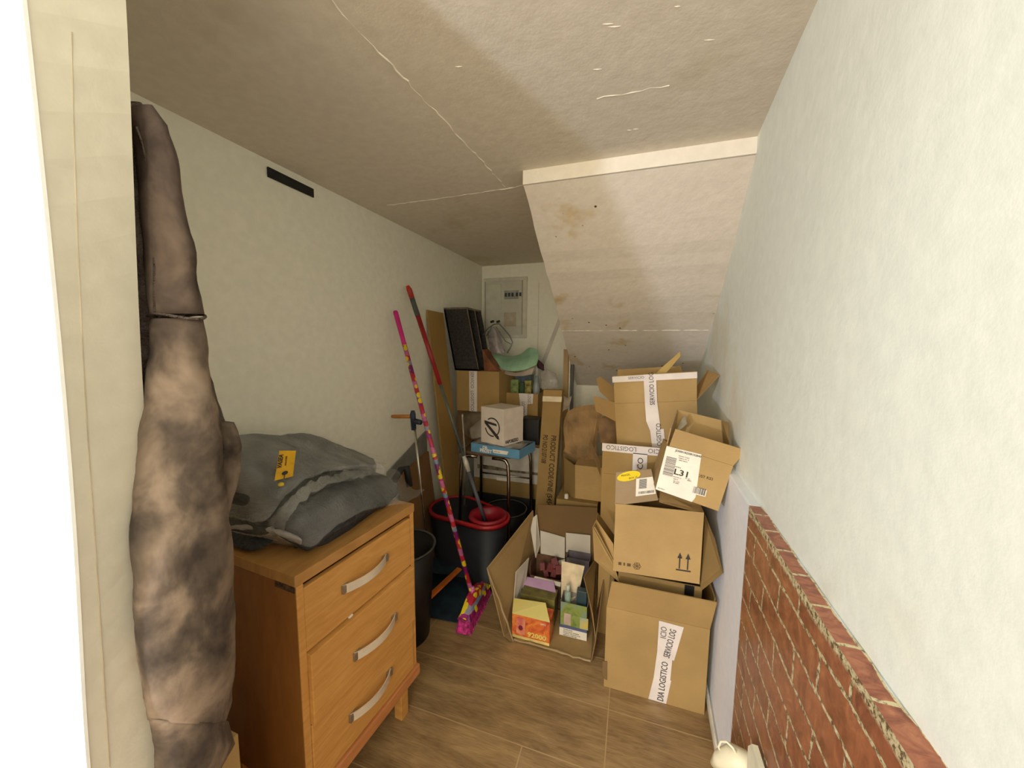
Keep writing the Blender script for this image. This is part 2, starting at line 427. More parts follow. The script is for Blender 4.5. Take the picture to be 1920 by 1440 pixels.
def uvmesh(name, quads, mat, **k):
    vs, fs, uvs = [], [], []
    for q in quads:
        o = len(vs); vs += [p for p, _ in q]; uvs += [u for _, u in q]; fs.append(tuple(range(o, o + len(q))))
    mb = MB().add(vs, fs); o = mb.build(name, mat, **k)
    ul = o.data.uv_layers.new(name='UVMap')
    for poly in o.data.polygons:
        for li in poly.loop_indices: ul.data[li].uv = uvs[o.data.loops[li].vertex_index]
    return o
MBR = brick_mat()
Q = []; y0, y1 = -.5, 1.181; e = .003
L = [y0 + (y1 - y0) * i / 28 for i in range(29)]
def tw(y): return xu(y, 1.) - .0015 + (.0028 * math.sin(y * 41) + .002 * math.sin(y * 97))
for a, b in zip(L[:-1], L[1:]):
    Q.append([(V((xlow(a) - e, a, .012)), (a, .0)), (V((xlow(b) - e, b, .012)), (b, .0)), (V((xlow(b) - e, b, .998)), (b, .986)), (V((xlow(a) - e, a, .998)), (a, .986))][::-1])
pan = thing('brick_pattern_panel', 'red brown brick print panel with cream mortar on the right half wall', 'wall panel', (xlow(.5), .5, 0))
uvmesh('panel_face', Q, MBR, parent=pan)
# top strip: bricks laid across the ledge
t = NT('brick_print_top'); c = t.n('ShaderNodeTexCoord'); co = c.outputs['UV']
wf = t.n('ShaderNodeTexNoise'); wf.inputs['Scale'].default_value = 30; t.l(co, wf.inputs['Vector'])
s1 = t.n('ShaderNodeVectorMath', operation='MULTIPLY_ADD'); t.l(wf.outputs['Color'], s1.inputs[0]); s1.inputs[1].default_value = (.012, .012, 0); t.l(co, s1.inputs[2])
br = t.n('ShaderNodeTexBrick'); br.offset = 0
for k_, v_ in (('Scale', 1), ('Brick Width', .094), ('Row Height', .05), ('Mortar Size', .0035), ('Mortar Smooth', .2)): br.inputs[k_].default_value = v_
br.inputs['Color1'].default_value = (0, 0, 0, 1); br.inputs['Color2'].default_value = (1, 1, 1, 1); t.l(s1.outputs[0], br.inputs['Vector'])
mp = t.n('ShaderNodeMapping'); mp.inputs['Scale'].default_value = (12, 5, 1); t.l(co, mp.inputs[0])
g = t.noise(mp.outputs[0], 3, 6, .6, 1.5)
c1 = t.ramp(g, [(.28, (92, 40, 26)), (.5, (144, 78, 52)), (.72, (176, 110, 76))])
t.col(t.mix(br.outputs['Fac'], c1, t.ramp(t.noise(co, 90, 5, .7), [(.38, (92, 74, 50)), (.5, (206, 192, 148))]))); t.rough(.4)
Q = []
for a, b in zip(L[:-1], L[1:]):
    Q.append([(V((xlow(a) - e, a, .998)), (a, .003)), (V((xlow(b) - e, b, .998)), (b, .003)), (V((tw(b), b, .9985)), (b, .045)), (V((tw(a), a, .9985)), (a, .045))][::-1])
uvmesh('panel_top_strip', Q, t.m, parent=pan)

# ================================================================== CHEST OF DRAWERS
N0 = V((-.81, .676, 0)); fd = V((.039, .474, 0)).normalized(); bd = V((-fd.y, fd.x, 0)); CW, CD, CH = .476, .395, .853
UZ = V((0, 0, 1))
ch = thing('chest_of_drawers', 'oak veneer chest of three drawers with curved metal handles, bagged clothes on top', 'chest', N0 + bd * .2 + fd * .24)
def CP(f, b, z): return N0 + fd * f + bd * b + UZ * z
def cbox(f0, b0, z0, f1, b1, z1): return MB().box(CP(f0, b0, z0), fd * (f1 - f0), bd * (b1 - b0), UZ * (z1 - z0))
cbox(-.004, -.004, .822, CW + .006, CD, CH).build('top', M_OAKT, ch, bevel=.002)
cbox(0, .0, .16, .018, CD, .822).build('side_panel', M_OAKS, ch, bevel=.001)
cbox(CW - .016, .0, .16, CW, CD, .822).build('side_panel', M_OAKS, ch, bevel=.001)
cbox(.018, CD - .012, .16, CW - .016, CD, .822).build('back_panel', M_DARK, ch)
cbox(-.0015, -.0035, .20, .0185, -.0002, .822).build('front_stile', M_OAKF, ch)
cbox(CW - .018, -.0035, .20, CW, -.0002, .822).build('front_stile', M_OAKF, ch)
cbox(.018, .02, .16, CW - .016, CD - .012, .175).build('bottom_panel', M_OAKS, ch)
cbox(-.006, -.016, .155, CW + .008, .03, .197).build('plinth', wood('oak_plinth', (176, 108, 58), (200, 130, 78), (3, 3, 20)), ch, bevel=.004)
for f in (.03, CW - .065):
    for b in (.02, CD - .05): cbox(f, b, 0, f + .04, b + .035, .155).build('leg', M_OAKF, ch, bevel=.002)
def handle(parent, f0, f1, z, out):
    pts = []
    for i in range(13):
        t = i / 12; f = f0 + (f1 - f0) * t; pts.append((f, -out - .004 - .026 * math.sin(math.pi * t) ** .8, z))
    m = MB(); hw = .0135; vs = []
    for f, b, zz in pts: vs += [CP(f, b, zz - hw), CP(f, b, zz + hw), CP(f, b + .003, zz + hw), CP(f, b + .003, zz - hw)]
    fs = [(i * 4 + j, i * 4 + (j + 1) % 4, i * 4 + 4 + (j + 1) % 4, i * 4 + 4 + j) for i in range(12) for j in range(4)]
    m.add(vs, fs + [(3, 2, 1, 0), (48, 49, 50, 51)])
    h = m.build('handle', plain((224, 210, 186), .4, .25, .03), parent, smooth=False)
    for f in (f0 - .004, f1 - .02): 
        cbox(f, -out - .009, z - .013, f + .026, -out, z + .013).build('mount', M_STEEL, parent, bevel=.002)
for i, (z0, z1, out, h) in enumerate(((.622, .806, .003, (.141, .325, .725)), (.405, .617, .018, (.16, .345, .497)), (.20, .402, .007, (.145, .325, .298)))):
    d = cbox(.020, -out, z0, CW - .019, .016, z1).build('drawer', M_OAKF, ch, bevel=.0025)
    cbox(.035, .017, z0 + .02, CW - .035, .3, z0 + .06).build('drawer_tray', M_OAKS, d)
    handle(d, *h, out)
cbox(.16, -.006, .6185, .175, .0, .624).build('paper_scrap', M_PAPER, ch)
# worn corner chip
cbox(-.0045, .0, .806, .0, .075, .824).build('chipped_edge', plain((70, 48, 28), .9, 0, .4, 90), ch)

# ---------------- garments in plastic on the chest
def g(px, py, y): return AY(px, py, y)
def gx(px, py, z): return AZ(px, py, z)
def clothmat(name, c, c2):
    t = NT(name); co = t.coord(); n = t.noise(co, 6, 5, .6, .6)
    t.col(t.ramp(n, [(.3, c), (.7, c2)])); t.rough(.6, 0, .4); t.bump(t.noise(t.coord((3, 9, 9)), 3, 5, .6, 1.), .8, .05); return t.m
MCL = clothmat('charcoal_cloth', (42, 44, 42), (84, 86, 80)); MCL2 = clothmat('navy_cloth', (20, 22, 26), (50, 54, 56))
zt = CH
def P(px, py, x=None, y=None, z=None):
    if x is not None:
        p = AX(px, py, x)
        return AY(px, py, .712) if p.y < .712 and px < 560 else p
    if y is not None: return AY(px, py, y)
    return AZ(px, py, z)
# upper garment: rows from back (wall side) to front
rowsU = [[P(405, 826, x=-1.18), P(470, 813, x=-1.16), P(560, 812, x=-1.14), P(620, 826, x=-1.12), P(672, 846, x=-1.08), P(700, 858, x=-1.04)],
         [P(405, 856, x=-1.10), P(470, 842, x=-1.08), P(560, 842, x=-1.05), P(620, 850, x=-1.03), P(672, 862, x=-1.00), P(706, 872, x=-.98)],
         [P(405, 895, x=-1.03), P(470, 885, x=-1.0), P(545, 882, x=-.97), P(600, 876, x=-.96), P(650, 870, x=-.95), P(700, 876, x=-.95)],
         [P(405, 925, x=-.99), P(465, 925, x=-.95), P(525, 918, x=-.92), P(570, 897, x=-.92), P(640, 874, x=-.93), P(702, 880, x=-.94)],
         [P(405, 965, x=-.98), P(455, 975, x=-.93), P(502, 972, x=-.90), P(545, 922, x=-.91), P(620, 884, x=-.93), P(698, 884, x=-.95)]]
bg = thing('bagged_garment', 'folded charcoal garment in clear plastic bearing a yellow tag, topmost on the chest', 'clothing', CP(.15, .2, CH))
o = cloth(rowsU, .05, 12, .010, 9, 1).build('garment', MCL, bg, smooth=True)
# the body that fills beneath the folded garment down to the chest top
rowsF = [[P(440, 850, x=-1.14), P(560, 850, x=-1.11), P(640, 862, x=-1.06)], [P(430, 915, x=-1.03), P(540, 900, x=-.98), P(640, 885, x=-.97)], [P(430, 965, x=-.985), P(500, 968, x=-.935), P(560, 925, x=-.95)]]
m = MB(); gg = bilerp_grid(rowsF, 6, .004, 8, 2); vs = [V((p.x - .03, p.y, max(CH + .01, p.z - .10))) for r in gg for p in r]; nr, nc = len(gg), len(gg[0])
cen = sum(vs, V()) / len(vs); vb = [V((p.x * .6 + cen.x * .4 - .06, p.y * .6 + cen.y * .4, CH + .003)) for p in vs]; n = nr * nc
fs = [(i * nc + j, i * nc + j + 1, (i + 1) * nc + j + 1, (i + 1) * nc + j) for i in range(nr - 1) for j in range(nc - 1)]
per = [j for j in range(nc)] + [i * nc + nc - 1 for i in range(1, nr)] + [(nr - 1) * nc + j for j in range(nc - 2, -1, -1)] + [i * nc for i in range(nr - 2, 0, -1)]
fs += [(per[k], per[k] + n, per[(k + 1) % len(per)] + n, per[(k + 1) % len(per)]) for k in range(len(per))]
m.add(vs + vb, fs); m.build('garment_fold', MCL2, bg, smooth=True)
up_rows = [[p + V((.004, -.003, .006)) for p in r] for r in rowsU]
for r in up_rows: r[-1] = r[-1] + V((.03, .02, -.002))
cloth(up_rows, .001, 12, .010, 9, 1).build('plastic_sleeve', M_FILM, bg, smooth=True)
# swing tag
A_, B_, C_, D_ = P(524, 845, x=-.985), P(555, 845, x=-.982), P(549, 893, x=-.915), P(515, 901, x=-.918)
A_ = P(524, 845, x=-.955); B_ = P(555, 845, x=-.95); C_ = P(549, 893, x=-.895); D_ = P(515, 901, x=-.895)
nn = (B_ - A_).cross(D_ - A_).normalized()
tg = MB().sheet([A_, B_, C_, D_], .001).build('hang_tag', plain((226, 168, 28), .5, 0, .08, 20), bg)
ud = (A_ - D_).normalized(); vd = (D_ - C_).normalized()
no = ud.cross(vd); 
if no.x < 0: vd = -vd; no = -no
text('VASEA', .016, D_.lerp(A_, .34) - vd * .012 + no * .003, ud, vd, M_INK, tg, bold=.0003)
text('www.0.000', .007, D_.lerp(A_, .40) - vd * .024 + no * .003, ud, vd, M_INKB, tg)
cc = D_.lerp(C_, .5).lerp(A_.lerp(B_, .5), .17) + no * .002
m = MB(); m.prism([cc + (ud * math.cos(a) * .0065 + vd * math.sin(a) * .0085) for a in [i * math.pi / 4 for i in range(8)]], no * .001)
m.box(cc - ud * .018 - vd * .0012, ud * .013, vd * .0024, no * .001); m.build('emblem', M_INK, tg)
cc = P(527, 909, x=-.89)
MB().lathe(cc, [(0.0001, .006), (.004, .006), (.007, .003), (.007, -.002), (.0001, -.004)], 12).build('seal', plain((226, 190, 40), .4), bg, smooth=True)

rowsL = [[P(600, 905, x=-1.0), P(650, 886, x=-.98), P(700, 884, x=-.97), P(728, 892, x=-.94)],
         [P(560, 935, x=-.94), P(620, 918, x=-.91), P(690, 905, x=-.89), P(745, 915, x=-.88)],
         [P(530, 965, x=-.91), P(590, 950, x=-.87), P(660, 930, x=-.85), P(735, 930, x=-.84)],
         [P(515, 985, x=-.90), P(570, 985, x=-.85), P(640, 960, x=-.83), P(690, 946, x=-.82)],
         [P(560, 1008, x=-.875), P(582, 1018, x=-.84), P(612, 990, x=-.82), P(668, 958, x=-.815)]]
for r in rowsL:
    for p in r: p.z = max(p.z, CH + .012)
bl = thing('bagged_garment', 'black folded garment in glossy clear plastic, hanging over the chest front corner', 'clothing', CP(.3, .08, CH))
cloth(rowsL, .03, 12, .008, 11, 5).build('garment', MCL2, bl, smooth=True)
m = MB(); gg = bilerp_grid([[p for p in r] for r in rowsL], 5); nr, nc = len(gg), len(gg[0])
vs = [p - UZ * .012 for r in gg for p in r]; cen = sum(vs, V()) / len(vs); vb = [V((p.x * .7 + cen.x * .3 - .012, p.y * .7 + cen.y * .3, CH + .002)) for p in vs]; n = nr * nc
per = [j for j in range(nc)] + [i * nc + nc - 1 for i in range(1, nr)] + [(nr - 1) * nc + j for j in range(nc - 2, -1, -1)] + [i * nc for i in range(nr - 2, 0, -1)]
fs = [(i * nc + j, i * nc + j + 1, (i + 1) * nc + j + 1, (i + 1) * nc + j) for i in range(nr - 1) for j in range(nc - 1)] + \
     [(per[k], per[k] + n, per[(k + 1) % len(per)] + n, per[(k + 1) % len(per)]) for k in range(len(per))]
m.add(vs + vb, fs).build('garment_fold', MCL2, bl, smooth=True)
rowsP = [[P(590, 900, x=-1.0), P(650, 880, x=-.98), P(705, 875, x=-.97), P(735, 878, x=-.95), P(748, 884, x=-.93)],
         [P(550, 930, x=-.93), P(620, 912, x=-.90), P(690, 899, x=-.88), P(752, 905, x=-.86), P(775, 925, x=-.84)],
         [P(520, 962, x=-.90), P(585, 945, x=-.86), P(660, 925, x=-.84), P(745, 926, x=-.825), P(796, 941, x=-.80)],
         [P(500, 982, x=-.89), P(565, 980, x=-.84), P(640, 955, x=-.82), P(700, 944, x=-.805), P(765, 945, x=-.79)],
         [P(530, 1008, x=-.87), P(580, 1026, x=-.83), P(620, 996, x=-.805), P(680, 960, x=-.80), P(735, 944, x=-.79)]]
for r in rowsP:
    for p in r: p.z = max(p.z, CH + .004)
cloth(rowsP, .001, 12, .006, 16, 8).build('plastic_sleeve', M_FILM2, bl, smooth=True)
rowsC = [[P(712, 866, x=-.93), P(668, 880, x=-.915), P(610, 893, x=-.905), P(566, 915, x=-.885), P(530, 948, x=-.875), P(505, 975, x=-.87)],
         [P(722, 880, x=-.915), P(672, 890, x=-.895), P(616, 903, x=-.885), P(574, 926, x=-.865), P(540, 960, x=-.855), P(512, 992, x=-.85)],
         [P(716, 888, x=-.91), P(670, 894, x=-.89), P(612, 908, x=-.88), P(572, 932, x=-.86), P(544, 968, x=-.85), P(530, 1002, x=-.85)]]
cloth(rowsC, .001, 12, .012, 34, 12).build('crinkled_highlight', film((214, 214, 206), .17), bl, smooth=True)  # pale crinkled film strip added as the highlights along the plastic fold
# loose plastic under the pile
rowsQ = [[AY(405, 955, .735), AY(470, 962, .735), AY(515, 980, .735), AY(556, 1002, .74)],
         [AY(405, 985, .712), AY(470, 990, .710), AY(520, 1000, .712), AY(566, 1014, .715)],
         [P(405, 1016, z=CH + .004), P(470, 1017, z=CH + .004), P(525, 1020, z=CH + .004), P(562, 1028, z=CH + .004)]]
tag(cloth(rowsQ, .001, 8, .003, 16, 4).build('plastic_bag', film((214, 208, 200), .65), smooth=True), 'crumpled milky plastic bag spread flat under the bagged garments', 'plastic bag')

# ================================================================== JACKET hanging beside the jamb
def dye():
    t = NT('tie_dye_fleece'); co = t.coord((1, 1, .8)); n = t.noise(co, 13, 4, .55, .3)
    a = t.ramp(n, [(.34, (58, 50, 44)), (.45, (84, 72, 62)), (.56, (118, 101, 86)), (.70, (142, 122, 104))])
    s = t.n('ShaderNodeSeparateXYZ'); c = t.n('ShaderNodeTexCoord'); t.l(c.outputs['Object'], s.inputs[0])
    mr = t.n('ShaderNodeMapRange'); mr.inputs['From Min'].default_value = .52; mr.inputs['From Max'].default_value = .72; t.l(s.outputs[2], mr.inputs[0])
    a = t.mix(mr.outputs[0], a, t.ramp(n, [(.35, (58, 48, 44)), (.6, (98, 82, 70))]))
    t.col(a); t.rough(.95, 0, .1); t.bump(t.noise(co, 120, 3), .3, .002); return t.m
MJ = dye(); MJD = clothmat('dark_fleece', (48, 40, 38), (84, 70, 60))
JB = V((-.7, .42, .85))
jk = thing('hanging_jacket', 'brown and grey tie dye fleece jacket hanging just inside the doorway', 'jacket', JB)
def loft(secs, depth, seg=20, nz=.003, ns=18, seed=0):
    """secs: list of (left point, right point, depth factor); ellipse sections joined"""
    m = MB(); vs = []; n = len(secs)
    for L_, R_, dp in secs:
        c = (L_ + R_) / 2; a = (R_ - L_) / 2; h = V((a.x, a.y, 0)); q = V((-h.y, h.x, 0)).normalized() * dp
        for k in range(seg):
            t = 2 * math.pi * k / seg; p = c + a * math.cos(t) + q * math.sin(t)
            d = (p - c).normalized(); f = noise.fractal((p + V((seed, 0, 0))) * ns, 1., 2., 3)
            vs.append(p + d * nz * f)
    fs = [(i * seg + k, (i + 1) * seg + k, (i + 1) * seg + (k + 1) % seg, i * seg + (k + 1) % seg) for i in range(n - 1) for k in range(seg)]
    m.add(vs, fs + [tuple(range(seg)), tuple(range(n * seg - 1, (n - 1) * seg - 1, -1))]); return m
def dens(secs, k=5):
    out = []
    for i in range(len(secs) - 1):
        for j in range(k):
            f = j / k; a, b = secs[i], secs[i + 1]; out.append((a[0].lerp(b[0], f), a[1].lerp(b[1], f), a[2] * (1 - f) + b[2] * f))
    out.append(secs[-1]); return out
JX = -.665
def S(l, r, y, dp=.03, xl_=None, xr_=None): return (AX(l, y, (xl_ or JX)), AX(r, y + 2, (xr_ or JX)), dp)
up = [S(246, 276, 200, .02), S(255, 302, 238, .03), S(266, 322, 320, .035), S(276, 343, 420, .038), S(284, 358, 510, .04), S(289, 371, 588, .041)]
lo = [S(290, 370, 597, .038), S(284, 380, 660, .041), S(276, 392, 740, .045), S(268, 402, 830, .047, -.655), S(262, 412, 930, .047, -.645), S(259, 419, 1030, .047, -.635),
      S(262, 425, 1130, .046, -.635), S(268, 428, 1230, .044, -.635), S(277, 424, 1310, .04, -.64), S(286, 410, 1352, .035, -.645)]
cf = [S(286, 418, 1348, .034, -.645), S(292, 434, 1390, .033, -.645), S(298, 405, 1440, .03, -.645), S(306, 380, 1500, .028, -.645)]
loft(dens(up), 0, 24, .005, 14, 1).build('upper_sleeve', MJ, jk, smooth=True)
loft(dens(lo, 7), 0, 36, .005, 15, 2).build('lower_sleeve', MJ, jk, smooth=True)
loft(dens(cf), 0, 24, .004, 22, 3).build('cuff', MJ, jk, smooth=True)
sc = up[-1]; c = (sc[0] + sc[1]) / 2; a = (sc[1] - sc[0]) / 2; h = V((a.x, a.y, 0)); q = V((-h.y, h.x, 0)).normalized() * .0415
ringp = [c + a * 1.03 * math.cos(t) + q * math.sin(t) + UZ * (-.004 + .004 * math.cos(2 * t)) for t in [2 * math.pi * k / 28 for k in range(29)]]
MB().tube(ringp, .0022, 6).build('sleeve_seam', MJD, jk, smooth=True)
bx = -.74
def SB(l, r, y, dp=.04, x=bx): return (AX(l, y, x), AX(r, y, x), dp)
bod = [SB(190, 262, 196, .025), SB(180, 290, 232, .04), SB(170, 305, 330, .05), SB(170, 320, 500, .055), SB(170, 345, 620, .055), SB(170, 385, 700, .055),
       SB(170, 415, 780, .055), SB(170, 436, 835, .055), SB(170, 440, 870, .05), SB(170, 430, 930, .045), SB(170, 415, 1000, .04), SB(170, 400, 1060, .03)]
loft(dens(bod), 0, 28, .006, 12, 6).build('body_panel', MJD, jk, smooth=True)
hem = [SB(398, 428, 790, .03, -.715), SB(400, 440, 835, .035, -.715), SB(402, 439, 880, .033, -.715), SB(404, 428, 930, .028, -.715), SB(406, 420, 965, .02, -.715)]
loft(dens(hem), 0, 20, .004, 20, 9).build('pocket', MJ, jk, smooth=True)
# strap stitched along the armhole
MB().tube([AX(px, py, -.64 - .02) for px, py in ((256, 238), (268, 270), (281, 330), (288, 410), (290, 500), (290, 585))], .0018, 6).build('armhole_seam', MJD, jk, smooth=True)
MB().tube([(-.72, .338, 1.76), (-.725, .36, 1.76), (-.73, .37, 1.765), (-.73, .375, 1.775)], .004, 8).build('hook_loop', MJD, jk, smooth=True)

# wooden crate corner bottom left
bxx = -.80; a = AX(447, 1375, bxx); b_ = AX(452, 1440, bxx)
cr = MB().bb(bxx - .28, a.y - .16, 0, bxx, a.y, a.z)
tag(cr.build('cardboard_box', CB3, bevel=.002), 'light brown closed box standing below the hanging jacket beside the chest', 'box')

# vent strip on the left wall
a, b_ = AX(501, 320, xl(1.2) + .002), AX(587, 368, xl(1.2) + .002); c = AX(501, 333, xl(1.2) + .002)
mm = MB(); ya, yb = a.y, b_.y; zc = (a.z + b_.z) / 2 + .004; hh = .018
mm.bb(xl(1.2) + .0, ya, zc - hh, xl(1.2) + .008, yb, zc + hh)
tag(mm.build('wall_strip', M_DARK, bevel=.001), 'short black strip fixed high on the left wall under the ceiling', 'strip')

# ================================================================== CARTONS
def carton(name, label, O, W, D, U, t=.004, mat=CB, flaps=(), closed=False, group=None, taper=0, extra=None, skip=()):
    """O front-bottom-left, W width vec (to the right), D depth vec (away), U up vec. flaps: (side, length, angle, cut, mat)"""
    O, W, D, U = V(O), V(W), V(D), V(U)
    root = thing(name, label, 'box', O + W * .5 + D * .5, group)
    wn, dn, un = W.normalized(), D.normalized(), U.normalized()
    m = MB()
    m.box(O, W, D, un * t)
    if 'front' not in skip: m.box(O + un * t, W, dn * t, U - un * t)
    if 'back' not in skip: m.box(O + D - dn * t + un * t, W, dn * t, U - un * t)
    if 'left' not in skip: m.box(O + un * t + dn * t, wn * t, D - dn * 2 * t, U - un * t)
    if 'right' not in skip: m.box(O + W - wn * t + un * t + dn * t, wn * t, D - dn * 2 * t, U - un * t)
    if closed: m.box(O + U, W, D, un * t)
    m.build('carton_body', mat, root)
    T = O + U
    for f in flaps:
        side, ln, ang = f[0], f[1], math.radians(f[2]); cut = f[3] if len(f) > 3 else (0, 0); fm = f[4] if len(f) > 4 else mat
        if side == 'front': p, e, out = T, W, -dn
        elif side == 'back': p, e, out = T + D, W, dn
        elif side == 'left': p, e, out = T, D, -wn
        else: p, e, out = T + W, D, wn
        dr = un * math.cos(ang) + out * math.sin(ang); nrm_ = (e.normalized().cross(dr))
        en = e.normalized(); eps = un * .0008
        a0, a1 = p + eps, p + e + eps
        pts = [a0, a1, a1 + dr * ln - en * cut[1], a0 + dr * ln + en * cut[0]]
        if nrm_.dot(out) > 0: nrm_ = -nrm_
        MB().prism(pts, nrm_ * t).build('flap', fm, root)
    return root, dict(O=O, W=W, D=D, U=U, w=wn, d=dn, u=un, n=-dn)
UP = V((0, 0, 1)); RT = V((1, 0, 0)); FW = V((0, 1, 0))
# --- A bottom carton
A0 = V((-.066, 1.492, 0)); 
A, fa = carton('cardboard_carton', 'bottom carton on the floor by the right wall with torn white tape down its front', A0, RT * .388, FW * .27, UP * .365, .005, CB,
               flaps=(('front', .145, 16, (.018, -.008)), ('right', .12, 8, (.02, .02)), ('left', .10, -12, (.02, .02))))
fo = A0 + V((0, -.0005, 0))
for r in ((.192, -.001, .254, .10), (.205, .10, .268, .21), (.212, .205, .298, .362)): pass
tp = MB(); y_ = A0.y - .0012
def poly(pts, y, n=-.0012): return [V((A0.x + a, y, b)) for a, b in pts]
tape = MB().prism(poly([(.180, .002), (.248, .002), (.262, .11), (.197, .11)], y_), (0, -.0012, 0)).prism(poly([(.196, .105), (.258, .105), (.262, .22), (.204, .22)], y_ - .0002), (0, -.0012, 0)) \
    .prism(poly([(.204, .215), (.268, .20), (.296, .352), (.205, .357)], y_ - .0004), (0, -.0012, 0)).build('packing_tape', M_TAPE, A)
tape['label'] = 'white printed packing tape'
vT = V((-1, 0, 0))
text('DIA LOGISTICO', .034, (A0.x + .236, y_ - .0022, .008), (.06, 0, 1), vT, M_INK, tape, sx=.74)
text('SERVICIO LOG', .034, (A0.x + .250, y_ - .0024, .205), (.16, 0, 1), vT, M_INK, tape, sx=.58)
text('ICIO', .032, (A0.x + .234, y_ - .0026, .285), (.02, 0, 1), vT, M_INKP, tape, sx=.8)
MB().prism([(A0.x - .006, 1.49, .04), (A0.x + .012, 1.487, .035), (A0.x + .010, 1.487, .12), (A0.x - .008, 1.49, .115)], (0, .004, 0)).build('torn_corner', CBD, A)
# --- B shallow carton with splayed flaps
B0 = V((-.025, 1.53, .372))
B, fb = carton('cardboard_carton', 'shallow open carton with side flaps splayed wide, between the taped carton and the arrow carton', B0, RT * .318, FW * .22, UP * .135, .005, CB2,
               flaps=(('left', .20, 33, (.02, .06)), ))
for q_ in ([(.297, 1.53, .50), (.34, 1.49, .565), (.33, 1.62, .80), (.285, 1.66, .86), (.297, 1.74, .51)],):
    MB().prism([AY(1314, 1108, 1.50), AY(1356, 1074, 1.44), AY(1341, 1012, 1.50), AY(1322, 965, 1.58), AY(1316, 1000, 1.62)], (-.002, -.004, 0)).build('flap', CB2, B)
MB().prism([AY(1114, 1050, 1.50), AY(1162, 1093, 1.525), AY(1152, 1062, 1.53), AY(1150, 1020, 1.56), AY(1118, 974, 1.60), AY(1111, 988, 1.56)], (0, .004, 0)).build('flap', CB, B)
plate('tape_strip', B0, RT, UP, (.255, .092, .29, .134), M_BLACK, B)
# --- C carton with arrows
C0 = V((-.046, 1.495, .528)); 
CT, fc = carton('cardboard_carton', 'light brown carton with two upward arrows printed at its lower right', C0, V((.322, 0, .012)), FW * .262, UP * .288, .005, CB3,
                flaps=())
# raised lid halves
MB().prism([AY(1153, 948, 1.497), AY(1234, 938, 1.50), AY(1221, 880, 1.58), AY(1155, 886, 1.58)], (0, .004, .001)).build('lid_flap', cardboard((160, 134, 100), 7), CT)
MB().prism([AY(1237, 921, 1.56), AY(1313, 947, 1.56), AY(1320, 963, 1.50), AY(1236, 941, 1.50)], (0, .003, -.003)).build('lid_flap', CB3, CT)
MB().box(C0 + V((.0, .1, .283)), V((.322, 0, .012)), (0, .16, 0), (0, 0, .005)).build('lid_flap', CB2, CT)
f0 = C0 + V((0, -.001, 0)); wd = V((.322, 0, .012)).normalized()
def arrow(x):
    b = f0 + wd * x + UP * .052; n = V((0, -.0012, 0)); s = MB()
    s.box(b - wd * .0022, wd * .0044, UP * .045, n); s.prism([b - wd * .009 + UP * .043, b + wd * .009 + UP * .043, b + UP * .066], n); return s
ar = MB()
for x in (.248, .277):
    k = arrow(x); ar.add(k.v, k.f)
ar.box(f0 + wd * .236 + UP * .044, wd * .053, UP * .005, V((0, -.0012, 0)))
ar.build('arrow_mark', M_INK, CT)
mk = MB()
for x, w_ in ((.020, .012), (.040, .006), (.054, .014)): mk.box(f0 + wd * x + UP * .030, wd * w_, UP * .012, V((0, -.001, 0)))
mk.build('print_mark', plain((90, 66, 40), .9), CT)
mk = MB()
for a in range(6):
    c_ = f0 + wd * (.092 + .008 * math.cos(a * math.pi / 3)) + UP * (.036 + .008 * math.sin(a * math.pi / 3)) + V((0, -.0005, 0))
    mk.tube([c_ + (wd * math.cos(t) + UP * math.sin(t)) * .007 for t in [2 * math.pi * i / 10 for i in range(11)]], .0008, 4)
mk.build('recycling_mark', plain((90, 66, 40), .9), CT)
# sticker + label on the raised lid half
pa, pb, pc = AY(1153, 948, 1.497), AY(1234, 938, 1.50), AY(1155, 886, 1.58)
lu = (pb - pa).normalized(); lv = (pc - pa); lv = (lv - lv.dot(lu) * lu).normalized(); ln = lu.cross(lv)
def onlid(px, py):
    r = ray(px, py); o_ = V((0, 0, H)); t = (pa - o_).dot(ln) / r.dot(ln); return o_ + r * t
sgn = 1 if ln.y < 0 else -1
cs = onlid(1179, 893) + ln * .002 * sgn; ax = onlid(1201, 889) - onlid(1157, 897)
bxv = (onlid(1179, 884) - onlid(1179, 902))
st = MB().prism([cs + ax * .5 * math.cos(t) + bxv * .5 * math.sin(t) for t in [2 * math.pi * i / 24 for i in range(24)]], ln * .001 * sgn).build('sticker', plain((236, 204, 20), .5, 0, .02), CT)
st['label'] = 'yellow oval sticker'
text('FRAGIL', .012, cs - ax * .32 + ln * .0015 * sgn + bxv * .05, ax, bxv, M_INKB, st)
text('BOX 10', .010, cs + ax * .02 - bxv * .34 + ln * .0015 * sgn, ax, bxv, M_INKB, st)
def lab(pts, name, parent, mat=M_PAPER):
    return MB().prism([onlid(*p) + ln * .0015 * sgn for p in pts], ln * .001 * sgn).build(name, mat, parent)
lb = lab([(1193, 898), (1224, 894), (1230, 926), (1192, 931)], 'shipping_label', CT); lb['label'] = 'small white barcode label'
bm = MB(); e1 = (onlid(1215, 925) - onlid(1195, 927)); e2 = onlid(1197, 902) - onlid(1196, 920)
for i in range(14):
    p = onlid(1198, 917) + ln * .003 * sgn + e2 * (i / 14); bm.box(p, e1 * .72, e2 * .035, ln * .0008 * sgn)
for i in range(16):
    p = onlid(1197, 927) + ln * .003 * sgn + e1 * (i / 16 * 1.5); bm.box(p, e1 * (.03 + .04 * R.random()), e2 * .25, ln * .0008 * sgn)
bm.build('barcode', M_INK, lb)
